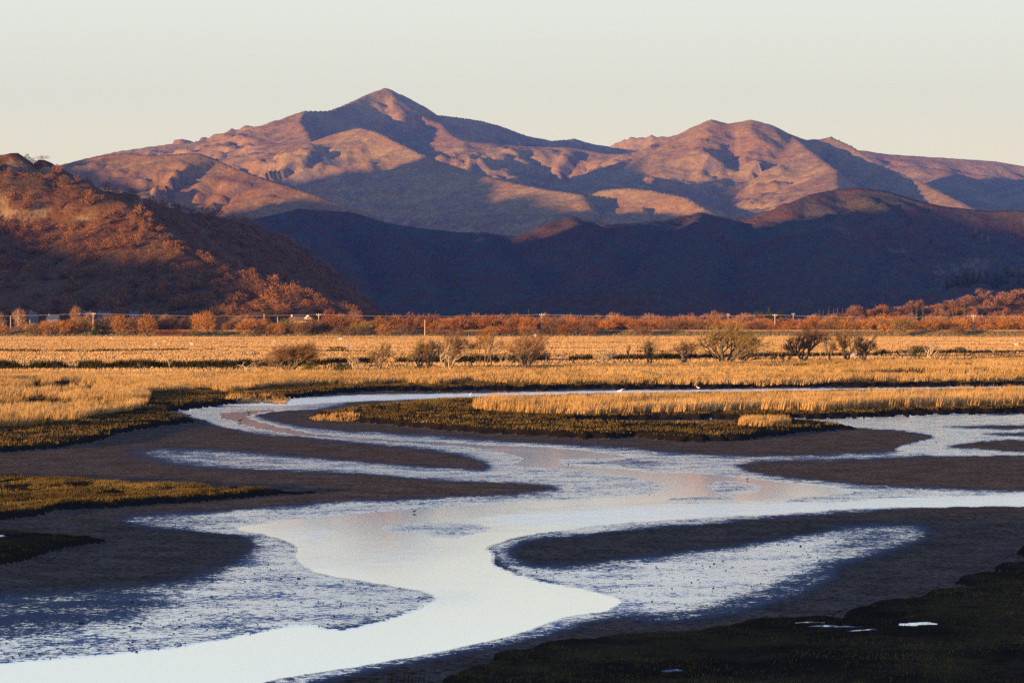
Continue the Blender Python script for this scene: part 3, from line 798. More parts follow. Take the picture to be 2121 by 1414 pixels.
stuff('reed_clump', [pa], M['reed'], 'small isolated clump of golden reeds beside the shallow water', 'reeds')
P5 = [(640, 864), (740, 866), (736, 858), (650, 858)]
x, y, r = sample(P5, 2.2, z=.3, seed=5)
pa = [blades(x, y, gz(x, y), np.full(len(x), .32), 10, .3, .06, r, np.full(len(x), .55), lean=.4)]
P5 = [(462, 827), (593, 828), (600, 819), (480, 818)]
x, y, r = sample(P5, 1.4, z=.4, seed=6)
pa.append(blades(x, y, gz(x, y), np.full(len(x), .38), 9, .3, .07, r, np.full(len(x), .35), lean=.4))
stuff('reed_fringe', pa, M['reed'], 'low thin reed fringe at the edge of the marsh turf', 'reeds')
# short grass on the turf
pa = []
def on_turf(x, y, r):
    px = CX + x * F / y; py = HY + H * F / y
    c = np.clip(((px - cols[0]) / 4.4).astype(int), 0, nc - 1); q_ = np.clip(((py - rows[0]) / 1.5).astype(int), 0, nr - 1)
    return (turf[q_, c] > .9) & (pool[q_, c] < .1) & (r.uniform(0, 1, len(x)) < smooth(.28, .52, fbm(x * .5, y * .22, 3, 94)))
for P, dens, h_, nb, w_ in (([(-250, 960), (700, 960), (700, 1080), (-250, 1120)], 40, .10, 5, .034), ([(-250, 1085), (240, 1085), (240, 1180), (-250, 1180)], 18, .07, 4, .025), ([(900, 1180), (2300, 1130), (2300, 1435), (900, 1435)], 11, .08, 4, .022), ([(600, 815), (2300, 805), (2300, 870), (1800, 915), (900, 905), (600, 880)], 2.2, .16, 6, .07), ([(-250, 820), (480, 790), (2300, 775), (2300, 806), (500, 850), (400, 890), (-250, 960)], 2.0, .16, 6, .07)):
    x, y, r = sample(P, dens, z=.3, keep=on_turf, seed=int(dens * 10) + len(P))
    pa.append(blades(x, y, gz(x, y), h_ * r.uniform(.6, 1.5, len(x)), nb, .2 if dens > 5 else .5, w_, r, .2 + .7 * height_noise(x, y, .18, 12), lean=.9))
stuff('marsh_grass', pa, M['short'], 'short matted olive brown grass on the salt marsh turf', 'grass')
# meadow behind: tufted rough grass in long streaks
def streak(x, y): return fbm(x * .018, y * .11, 4, 95)
P6 = [(-300, 776), (300, 776), (560, 776), (700, 771), (900, 766), (1200, 759), (1500, 755), (1800, 751), (2121, 741), (2420, 736), (2420, 697.6), (-300, 697.6)]
x, y, r = sample(P6, .5, seed=7, keep=lambda x, y, r: r.uniform(0, 1, len(x)) < smooth(.3, .5, streak(x, y)) * .9 + .1)
dd = y - H * F / (ditch_py(CX + x * F / y) - HY)
m = (dd < -8) | (dd > 5)
x, y = x[m], y[m]
hh = .34 + .5 * (streak(x, y) - .45)
pa = blades(x, y, meadow_z(x, y), np.clip(hh, .15, .7), 4, .9, .28, r, np.clip(-.15 + 1.45 * streak(x, y), 0, 1), lean=.5)
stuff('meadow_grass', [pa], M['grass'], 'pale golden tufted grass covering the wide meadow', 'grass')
# dark rushes along the ditch and on streaks across the meadow
pa = []
rr = np.random.default_rng(31)
for off, wd, n, h_, a0, a1 in ((4.5, 3.5, 5200, .95, -350, 2500), (-7, 2.5, 900, .5, -350, 2500)):
    px = rr.uniform(a0, a1, n)
    keepm = rr.uniform(0, 1, n) < np.interp(px, [-350, 900, 1380, 1450, 1800, 2500], [1, 1, 1, .6, .45, .6]) * smooth(.2, .4, vnoise(px * .02, px * 0, 4) + .1)
    px = px[keepm]
    y = H * F / (ditch_py(px) - HY) + off + rr.normal(0, wd, len(px))
    x = (px - CX) * y / F
    hh = h_ * (.6 + .9 * vnoise(px * .045, px * 0 + off, 9)) * np.interp(px, [0, 600, 1500, 2121], [1.35, 1.2, 1.1, .75])
    pa.append(blades(x, y, meadow_z(x, y), hh, 9, .5, .22, rr, .15 + .5 * vnoise(px * .09, px * 0, 5) ** 2, lean=.6))
for py_, a0, a1, n, h_ in ((725, -300, 720, 900, .45), (727, 1240, 1420, 300, .35), (719, 1650, 2000, 200, .4), (731, 1880, 2420, 700, .5), (737, 1750, 2121, 300, .4), (721, 760, 800, 30, .5), (722, 688, 730, 50, .7)):
    px = rr.uniform(a0, a1, n)
    px = px[rr.uniform(0, 1, n) < smooth(.3, .6, vnoise(px * .03, px * 0, 14))]
    y = .0 + (H - .5) * F / (py_ + 1.2 * np.sin(px * .011) + rr.normal(0, .7, len(px)) - HY)
    x = (px - CX) * y / F
    pa.append(blades(x, y, meadow_z(x, y), h_ * rr.uniform(.6, 1.3, len(px)), 7, .8, .32, rr, np.full(len(px), .2), lean=.6))
stuff('dark_rushes', pa, M['ditch'], 'dark green rushes lining the ditch and dark streaks of the meadow', 'rushes')
# green rush clumps standing out of the golden grass: each a plant of its own
def clump(px, py, w, h, label, seed, mat='rush', n=60):
    r = np.random.default_rng(seed)
    p = gp(px, py, .5)
    a = r.uniform(0, 2 * math.pi, n); q = np.sqrt(r.uniform(0, 1, n)) * w / 2
    V, Fc, T = blades(np.cos(a) * q, np.sin(a) * q, np.zeros(n), h * (1.05 - .6 * (2 * q / w) ** 2), 4, .15, .07, r, np.full(n, .55), lean=.5)
    o = link('rush_clump', mesh_np('rush_clump', V, Fc, attrs={'tint': T}), M[mat])
    o.location = (p[0], p[1], (float(gz(p[0], p[1])) if p[1] < YF0 else float(meadow_z(p[0], p[1]))))
    tag(o, label, 'rushes', 'green rush clumps in the golden grass')
clump(1010, 783, 2.6, 1.2, 'green rush clump in the far bank grass below the pale leaning tree', 1)
clump(1112, 780, 2.3, 1.1, 'green rush clump in the grass just right of the big dark multi stemmed tree', 2)
clump(1336, 779, 3.0, 1.2, 'green rush clump in the grass below the black snag', 3)
clump(1760, 775, 2.6, 1.2, 'green rush clump in the far bank grass below the alder row', 4)
clump(2032, 768, 2.7, 1.1, 'green rush clump in the far bank grass near the right edge', 5)
clump(1752, 828, 1.5, 1.35, 'tall olive rush clump standing in the island reeds', 6)
# thin dead stems in front, at the bottom edge
r = np.random.default_rng(8)
px = r.uniform(795, 895, 46); py = r.uniform(1412, 1428, 46)
Pt = np.array([gp(a, b, .05) for a, b in zip(px, py)])
pa = blades(Pt[:, 0], Pt[:, 1], np.full(46, .05), np.full(46, .55), 2, .1, .012, r, np.full(46, .3), lean=.25)
stuff('dead_stems', [pa], M['ditch'], 'thin dead grass stems sticking up at the bottom edge of the mud', 'grass')

# ------------------------------------------------------------------ trees
def tube(V, Fc, a, b, ra, rb, ns=4):
    a, b = np.array(a), np.array(b)
    d = b - a; L = np.linalg.norm(d) + 1e-9; d = d / L
    u = np.cross(d, [0, 0, 1.0]) if abs(d[2]) < .95 else np.cross(d, [1.0, 0, 0])
    u /= np.linalg.norm(u); v = np.cross(d, u)
    o = len(V)
    for c, rad in ((a, ra), (b, rb)):
        for k in range(ns):
            t = 2 * math.pi * k / ns
            V.append(c + (u * math.cos(t) + v * math.sin(t)) * rad)
    for k in range(ns):
        k2 = (k + 1) % ns
        Fc.append((o + k, o + k2, o + ns + k2)); Fc.append((o + k, o + ns + k2, o + ns + k))

def grow(seed, stems=1, depth=3, split=(3, 4), up=.35, spread=.75, trunk=.3, r0=.045, twigs=7, tl=.16, tw=.008, stem_lean=.5, ns=4, wind=.25, bare=.5):
    """a leafless tree in unit size: limbs and fine twigs as two triangle sets"""
    q = random.Random(seed)
    V, Fc, TV, TF = [], [], [], []
    def rv(): return np.array([q.gauss(0, 1), q.gauss(0, 1), q.gauss(0, 1)])
    def branch(p, d, L, rad, lev):
        nseg = 3 if lev > 0 else 2
        pts = [p]
        for s_ in range(nseg):
            d = d + rv() * .13 + np.array([wind * .12, 0, up * .22])
            d = d / np.linalg.norm(d)
            n_ = p + d * L / nseg
            r1 = rad * (1 - .42 * s_ / nseg); r2 = rad * (1 - .42 * (s_ + 1) / nseg)
            tube(V, Fc, p, n_, r1, r2, ns if lev > 1 else 3)
            p = n_; pts.append(p)
        if lev == 0:
            for _ in range(twigs):
                t = q.random() ** .6
                k = min(int(t * nseg), nseg - 1)
                b0 = pts[k] + (pts[k + 1] - pts[k]) * (t * nseg - k)
                dd = d + rv() * .55 + np.array([wind * .25, 0, .2]); dd /= np.linalg.norm(dd)
                e = b0 + dd * tl * (.5 + q.random())
                sd = np.cross(dd, rv()); sd /= np.linalg.norm(sd) + 1e-9
                o = len(TV)
                TV.extend([b0 - sd * tw, b0 + sd * tw, e]); TF.append((o, o + 1, o + 2))
            return
        nc_ = q.randint(*split); st_ = bare if lev == depth else .35
        for c in range(nc_):
            t = st_ + (1 - st_) * (c + q.random()) / nc_
            k = min(int(t * nseg), nseg - 1)
            b0 = pts[k] + (pts[k + 1] - pts[k]) * (t * nseg - k)
            sd = np.cross(d, rv()); sd /= np.linalg.norm(sd) + 1e-9
            dd = d * (1 - spread * .45) + sd * spread * (.5 + .5 * q.random()); dd /= np.linalg.norm(dd)
            branch(b0, dd, L * (.55 + .25 * q.random()), rad * (.48 + .12 * q.random()), lev - 1)
    for s_ in range(stems):
        a = 2 * math.pi * (s_ + q.random() * .6) / max(stems, 1)
        lean = stem_lean * (.35 + .65 * q.random()) if stems > 1 else stem_lean * .25 * q.random()
        d = np.array([math.cos(a) * lean, math.sin(a) * lean * .8, 1.0]); d /= np.linalg.norm(d)
        off = np.array([math.cos(a), math.sin(a), 0]) * (.012 * stems ** .5 if stems > 1 else 0)
        branch(off, d, trunk * (.75 + .5 * q.random()), r0 / max(1, stems) ** .35, depth)
    return np.array(V), np.array(Fc), np.array(TV), np.array(TF)

def fit(V, TV, w, h, x_off=0.0, dw=None):
    A = np.concatenate([V, TV]) if len(TV) else V
    lo, hi = np.percentile(A, 1, axis=0), np.percentile(A, 99, axis=0)
    s_ = np.array([w / (hi[0] - lo[0]), (dw or w * .85) / (hi[1] - lo[1]), h / hi[2]])
    cx_ = (lo[0] + hi[0]) / 2
    def f(P):
        Q = P * s_
        # bend so that the crown sits centred over x_off while the foot stays put
        t = np.clip(Q[:, 2] / h, 0, 1.1)
        Q[:, 0] += (x_off - cx_ * s_[0]) * t ** .8
        return Q
    return f(V), (f(TV) if len(TV) else TV)

def tree(name, label, cat, px, py, top, left, right, bark, twig, seed, group=None, z=.45, **kw):
    """a tree given by the image column of its foot, the ground row it stands on and its crown's extent: converted to metres here"""
    p = gp(px, py, z)
    D = p[1]
    zz = float(meadow_z(p[0], D)) if D > YF0 else float(gz(p[0], D))
    hgt = (py - top) * D / F; w = (right - left) * D / F; xo = ((left + right) / 2 - px) * D / F
    V, Fc, TV, TF = grow(seed, **kw)
    V, TV = fit(V, TV, w, hgt, xo)
    e = empty(name, (p[0], D, zz - .05))
    tag(e, label, cat, group)
    link('trunk', mesh_np('trunk', V, Fc), M[bark], e)
    if len(TF): link('crown', mesh_np('crown', TV, TF), M[twig], e)
    return e

SP = dict(depth=4, split=(3, 3), twigs=4, tl=.12, tw=.0042, r0=.062, trunk=.42, spread=.62)
MG = 'bare trees along the meadow ditch'
tree('thorn_tree', 'domed reddish thorn tree with many leaning stems by the ditch water', 'tree', 596, 771, 711, 556, 664, 'bark', 'tw_brown', 21, MG, stems=6, stem_lean=1.1, **{**SP, 'twigs': 8, 'depth': 3, 'split': (4, 5), 'tl': .17})
tree('pale_snag', 'pale leafless snag with two forked stems beside the ditch water', 'tree', 514, 774, 742, 496, 550, 'palebark', 'tw_pale', 22, MG, stems=3, depth=2, split=(2, 3), twigs=2, tl=.2, tw=.008, r0=.04, stem_lean=1.2)
tree('dead_snag', 'thin forked dead snag leaning right, leftmost in the grass', 'tree', 286, 781, 750, 283, 305, 'palebark', 'tw_pale', 23, MG, stems=1, depth=2, split=(2, 2), twigs=1, tl=.1, r0=.05, trunk=.6)
tree('dead_stump', 'short broken pale stump between two dead snags', 'tree', 314, 776, 759, 311, 319, 'palebark', 'tw_pale', 24, MG, stems=1, depth=1, split=(1, 2), twigs=0, r0=.08, trunk=.8)
tree('dead_snag', 'tall crooked dead snag with one broken side arm', 'tree', 347, 775, 735, 344, 366, 'palebark', 'tw_pale', 25, MG, stems=1, depth=2, split=(2, 2), twigs=1, tl=.1, r0=.035, trunk=.6)
tree('bare_shrub', 'low pale bare shrub left of the slender tree', 'shrub', 737, 765, 738, 718, 755, 'palebark', 'tw_pale', 26, MG, stems=5, stem_lean=1.2, **{**SP, 'depth': 3})
tree('bare_tree', 'slender pale tree on twin dark feet right of the gorse', 'tree', 785, 770, 708, 768, 818, 'bark', 'tw_olive', 27, MG, stems=3, stem_lean=.4, **SP)
tree('willow_tree', 'spreading olive willow with dark foot and many upright stems', 'tree', 868, 765, 698, 848, 902, 'bark', 'tw_olive', 28, MG, stems=6, stem_lean=.8, **SP)
tree('willow_tree', 'small dense willow close against the spreading olive willow', 'tree', 888, 765, 702, 872, 922, 'bark', 'tw_brown', 29, MG, stems=4, stem_lean=.7, **SP)
tree('birch_tree', 'tall dark stemmed tree behind the pale leaning tree', 'tree', 926, 763, 684, 914, 962, 'bark', 'tw_brown', 30, MG, stems=4, stem_lean=.45, **SP)
tree('pale_tree', 'pale trunked tree leaning right with wind swept crown', 'tree', 933, 771, 690, 912, 988, 'palebark', 'tw_brown', 31, MG, stems=3, stem_lean=.9, wind=.9, **{**SP, 'r0': .024})
for i_, (a, t, l_, r_) in enumerate(((993, 690, 984, 1003), (1001, 688, 992, 1020), (1010, 692, 1000, 1026), (1018, 684, 1004, 1050))):
    tree('alder_tree', ['leftmost thin upright trunk of the four slender alders', 'second thin trunk of the four slender alders', 'third thin trunk of the four slender alders', 'rightmost and broadest of the four slender alders'][i_], 'tree', a, 760 - (i_ % 2), t, l_, r_, 'bark', 'tw_orange' if i_ < 2 else 'tw_brown', 32 + i_, MG, stems=1, depth=4, split=(3, 3), twigs=4, tl=.10, tw=.005, r0=.028, trunk=.5, spread=.6)
tree('thorn_tree', 'small pale thorn tree with single stem and dark bushy top', 'tree', 1039, 768, 729, 1030, 1058, 'palebark', 'tw_olive', 36, MG, stems=1, depth=3, split=(3, 4), twigs=8, tl=.1, r0=.05, trunk=.5)
tree('bare_tree', 'big dark multi stemmed tree spreading wide in the middle', 'tree', 1088, 764, 687, 1050, 1134, 'bark', 'tw_brown', 37, MG, stems=8, stem_lean=1.0, **SP)
tree('bare_tree', 'thin sapling with drooping side arms right of the big dark tree', 'tree', 1130, 760, 706, 1118, 1146, 'palebark', 'tw_brown', 38, MG, stems=1, depth=3, split=(3, 3), twigs=4, tl=.1, r0=.025, trunk=.5)
tree('pale_snag', 'pale many stemmed snag standing alone before the dark ditch bank', 'tree', 1252, 757, 713, 1232, 1276, 'palebark', 'tw_pale', 39, MG, stems=5, stem_lean=.9, depth=3, split=(2, 3), twigs=2, tl=.12, tw=.006, r0=.04)
tree('dead_snag', 'black broken snag with tall stump and low side stems', 'tree', 1308, 757, 702, 1296, 1326, 'bark', 'tw_brown', 40, MG, stems=4, stem_lean=.7, depth=2, split=(1, 2), twigs=1, tl=.1, r0=.06, trunk=.55)
tree('bare_tree', 'slim upright tree with faint twigs right of the black snag', 'tree', 1345, 756, 695, 1328, 1364, 'bark', 'tw_olive', 41, MG, stems=3, stem_lean=.4, **SP)
tree('bare_tree', 'small light brown tree left of the great spreading willow', 'tree', 1414, 754, 703, 1398, 1452, 'bark', 'tw_brown', 42, MG, stems=3, stem_lean=.9, **SP)
tree('willow_tree', 'great spreading orange brown willow with leaning dark trunk', 'tree', 1503, 754, 670, 1455, 1588, 'bark', 'tw_olive', 43, MG, stems=6, stem_lean=1.0, wind=.6, **{**SP, 'twigs': 7})
tree('bare_tree', 'dense dark round tree with thick stems left of the alder row', 'tree', 1664, 751, 680, 1622, 1710, 'bark', 'tw_brown', 44, MG, stems=6, stem_lean=.8, **{**SP, 'twigs': 6})
tree('alder_tree', 'first thin stemmed alder in the row right of the dense dark tree', 'tree', 1718, 748, 684, 1700, 1738, 'bark', 'tw_brown', 45, MG, stems=4, stem_lean=.5, **SP)
tree('alder_tree', 'middle and thickest alder of the row', 'tree', 1755, 748, 682, 1733, 1785, 'bark', 'tw_brown', 46, MG, stems=5, stem_lean=.6, **SP)
tree('alder_tree', 'last alder of the row with twigs streaming right', 'tree', 1790, 747, 690, 1773, 1816, 'bark', 'tw_brown', 47, MG, stems=5, stem_lean=.6, wind=.6, **SP)
tree('thorn_tree', 'small crooked dark thorn alone right of the alder row', 'tree', 1879, 740, 713, 1862, 1896, 'bark', 'tw_olive', 48, MG, stems=3, stem_lean=1.2, **{**SP, 'depth': 3})
tree('pale_snag', 'pale forked tree leaning right in front of a dark gorse bush', 'tree', 1922, 740, 706, 1918, 1952, 'palebark', 'tw_pale', 49, MG, stems=3, stem_lean=.9, depth=3, split=(2, 3), twigs=2, tl=.12, r0=.05, wind=.9)
tree('bare_tree', 'tiny lone pale sapling near the right edge of the meadow', 'tree', 2056, 737, 718, 2051, 2066, 'palebark', 'tw_pale', 50, MG, stems=1, depth=3, split=(2, 3), twigs=3, tl=.12, r0=.05, trunk=.5)
tree('bare_shrub', 'low brown bare shrub between great willow and dense dark tree', 'shrub', 1625, 751, 726, 1618, 1648, 'bark', 'tw_brown', 51, MG, stems=4, stem_lean=.8, **{**SP, 'depth': 3})
tree('bare_shrub', 'dark tangled shrub under the right side of the great willow', 'shrub', 1545, 752, 718, 1520, 1590, 'bark', 'tw_brown', 52, MG, stems=6, stem_lean=1.1, **{**SP, 'depth': 3, 'twigs': 8})

def bush_mesh(seed, n=520, size=.10):
    r = np.random.default_rng(seed)
    d = r.normal(0, 1, (n, 3)); d[:, 2] = np.abs(d[:, 2]); d /= np.linalg.norm(d, axis=1)[:, None]
    lump = .75 + .35 * fbm(d[:, 0] * 2.2 + seed, d[:, 1] * 2.2 + d[:, 2] * 1.7, 3, seed)
    c = d * (lump * r.uniform(.55, 1.0, n))[:, None]
    t1 = r.normal(0, 1, (n, 3)); t1 /= np.linalg.norm(t1, axis=1)[:, None]
    t2 = np.cross(t1, d) + r.normal(0, .3, (n, 3))
    s_ = size * r.uniform(.5, 1.2, n)[:, None]
    V = np.stack([c - t1 * s_ * .6, c + t1 * s_ * .6, c + t2 * s_ + d * s_ * .8], 1)
    V[:, :, 2] = np.maximum(V[:, :, 2], -.02)
    return V.reshape(-1, 3), np.arange(n * 3).reshape(-1, 3)

def gorse(px, py, w, h, mat, label, seed, n=700):
    p = gp(px, py, .45); D = p[1]
    sx, sz = w * D / F / 2, h * D / F
    e = empty('gorse_bush', (p[0], D, float(meadow_z(p[0], D)) - .05))
    tag(e, label, 'bush', 'gorse bushes in the meadow')
    V, Fc = bush_mesh(seed, n)
    link('foliage', mesh_np('foliage', V * [sx, sx * .9, sz], Fc), M[mat], e)
    V, Fc, _, _ = grow(seed, stems=1, depth=2, twigs=0, r0=.03)
    V, _ = fit(V, np.zeros((0, 3)), sx * 1.5, sz * .8)
    link('stems', mesh_np('stems', V, Fc), M['bark'], e)
gorse(641, 774, 46, 30, 'gorse', 'yellow green gorse bush at the foot of the domed reddish thorn', 61)
gorse(709, 770, 46, 26, 'ever', 'dark green gorse bush left of the slender pale tree', 62)
gorse(1905, 733, 52, 20, 'ever', 'dark gorse bush behind the pale forked tree', 63)
gorse(1990, 727, 30, 10, 'ever', 'small dark gorse bush farther right in the meadow', 64)
gorse(1602, 746, 20, 16, 'ever', 'small black gorse bush left of the dense dark tree', 65)
gorse(1893, 740, 16, 20, 'ever', 'narrow dark gorse bush on the crooked thorn', 66)

# ------------------------------------------------------------------ embankment, hedgerow and scrub behind the meadow
EY = 1176.0
xs = np.linspace(-330, 330, 331)
prof = [(-9, .35), (-6.5, .9), (-3, 2.1), (-1.2, 2.55), (3.0, 2.6), (5, 1.6), (9, .2)]
V = []
for x_ in xs:
    for j_, (dy_, z_) in enumerate(prof):
        n_ = float(vnoise(np.array(x_ * .7), np.array(j_ * 3.1), 33)) - .5
        V.append((x_, EY + dy_ + n_ * .6, z_ + (n_ * .25 if 0 < j_ < 3 else 0)))
k = len(prof)
q = np.array([[i * k + j, (i + 1) * k + j, (i + 1) * k + j + 1, i * k + j + 1] for i in range(330) for j in range(k - 1)])
tag(link('embankment', mesh_np('embankment', np.array(V), q, True), M['meadow']), 'straight low embankment running along the back of the meadow', 'embankment', kind='structure')
rr = np.random.default_rng(51)
n = 9000
x = rr.uniform(-300, 300, n); t = rr.uniform(0, 1, n)
y = EY - 9.5 + t * 8.3
z = np.interp(y - EY, [p[0] for p in prof], [p[1] for p in prof])
pa = blades(x, y, z, rr.uniform(.2, .6, n), 5, .5, .3, rr, np.clip(.2 + .7 * vnoise(x * .35, y * .8, 3) + .2 * (1 - t), 0, 1), lean=.9)
stuff('bank_scrub', [pa], M['bankveg'], 'yellow green ivy and bramble on the slope of the embankment', 'scrub')
# rail along its top
rail = empty('railway_track', (0, EY + .6, 2.6))
tag(rail, 'thin rusty railway track along the top of the embankment', 'railway')
def box(V, Fc, c, s_):
    o = len(V)
    for dx in (-.5, .5):
        for dy in (-.5, .5):
            for dz in (-.5, .5): V.append((c[0] + dx * s_[0], c[1] + dy * s_[1], c[2] + dz * s_[2]))
    for f in ((0, 1, 3, 2), (4, 6, 7, 5), (0, 4, 5, 1), (2, 3, 7, 6), (0, 2, 6, 4), (1, 5, 7, 3)): Fc.append(tuple(o + i for i in f))
M['rust'] = plain('rusty_rail', (.30, .13, .08), .6)
M['ballast'] = plain('pinkish_ballast', (.36, .24, .18), .95, .4, 3)
for dy_ in (-.45, .45):
    V, Fc = [], []
    box(V, Fc, (0, dy_, .27), (640, .07, .14))
    link('rail', mesh_np('rail', np.array(V), np.array(Fc)), M['rust'], rail)
V, Fc = [], []
box(V, Fc, (0, 0, .1), (640, 2.6, .2))
link('ballast', mesh_np('ballast', np.array(V), np.array(Fc)), M['ballast'], rail)

def single_tree(V, Fc, TV, TF, name):
    VV = np.concatenate([V, TV]); FF = np.concatenate([Fc, TF + len(V)])
    mi = np.concatenate([np.zeros(len(Fc), int), np.ones(len(TF), int)])
    return mesh_np(name, VV, FF, mat_idx=mi)

def dome_crown(seed, n, tl, tw, lumps=7, base=.10):
    """fine twigs filling an uneven dome of unit width and height"""
    r = np.random.default_rng(seed)
    cl = []
    for k in range(lumps):
        a = r.uniform(0, 2 * math.pi); q = r.uniform(.0, .30)
        cl.append((math.cos(a) * q, math.sin(a) * q, r.uniform(.32, .66), r.uniform(.20, .30)))
    cl.append((0, 0, .55, .36))
    cl = np.array(cl)
    w = cl[:, 3] ** 2; k = r.choice(len(cl), n, p=w / w.sum())
    d = r.normal(0, 1, (n, 3)); d[:, 2] += .35; d /= np.linalg.norm(d, axis=1)[:, None]
    R = cl[k, 3] * r.uniform(.35, 1.0, n) ** .5
    c = cl[k, :3] + d * R[:, None] * [1, 1, 1.1]
    dd = d + r.normal(0, .45, (n, 3)) + [.12, 0, .35]; dd /= np.linalg.norm(dd, axis=1)[:, None]
    L = tl * r.uniform(.5, 1.3, n)
    sd = np.cross(dd, r.normal(0, 1, (n, 3))); sd /= np.linalg.norm(sd, axis=1)[:, None]
    b0 = c - dd * (L * .5)[:, None]; e = c + dd * (L * .5)[:, None]
    V = np.stack([b0 - sd * tw, b0 + sd * tw, e], 1).reshape(-1, 3)
    V[:, 2] = np.maximum(V[:, 2], .02 + base * r.uniform(0, 1, len(V)))
    return V, np.arange(n * 3).reshape(-1, 3)

# unit-size prototypes (width, depth and height 1): trunk mesh + crown mesh
PROTO = []
for s_ in range(9):
    g = grow(200 + s_, stems=[7, 5, 9, 6, 4, 8, 1, 3, 6][s_], depth=2, split=(3, 5), twigs=2, tl=.20, tw=.012, r0=.03, stem_lean=[1.1, .8, 1.3, .9, .7, 1.2, .5, .5, 1.0][s_], trunk=.34, ns=3)
    TV, TF = dome_crown(600 + s_, 850, .15, .0085, base=.25 if s_ in (4, 6, 7) else .05)
    V, _ = fit(g[0], np.zeros((0, 3)), .85, .92, 0, .85)
    _, TV = fit(TV, TV, 1, 1, 0, 1)
    PROTO.append((V, g[1], TV, TF))
PM = {}
def proto_meshes(i):
    if i not in PM:
        V, Fc, TV, TF = PROTO[i]
        a = mesh_np('trunk', V, Fc); a.materials.append(M['bark'])
        b = mesh_np('crown', TV, TF); b.materials.append(M['tw_orange'])
        PM[i] = (a, b)
    return PM[i]
def hedge_tree(name, label, cat, px, top, wpx, D, twig, i, group, zb=.4, bark='bark', wy=None):
    X = (px - CX) * D / F
    ztop = H + (HY - top) * D / F
    w = wpx * D / F
    e = empty(name, (X, D, zb), rnd.choice((0, .4, -.4, .2, -.2)))
    e.scale = (w, wy or max(w * .8, 3), max(ztop - zb, 1))
    tag(e, label, cat, group)
    a, b = proto_meshes(i)
    for nm, me_, mt in (('trunk', a, bark), ('crown', b, twig)):
        o = bpy.data.objects.new(nm, me_); COL.objects.link(o); o.parent = e
        o.material_slots[0].link = 'OBJECT'; o.material_slots[0].material = M[mt]
    return e

HG = 'bare bushes and trees of the hedgerow'
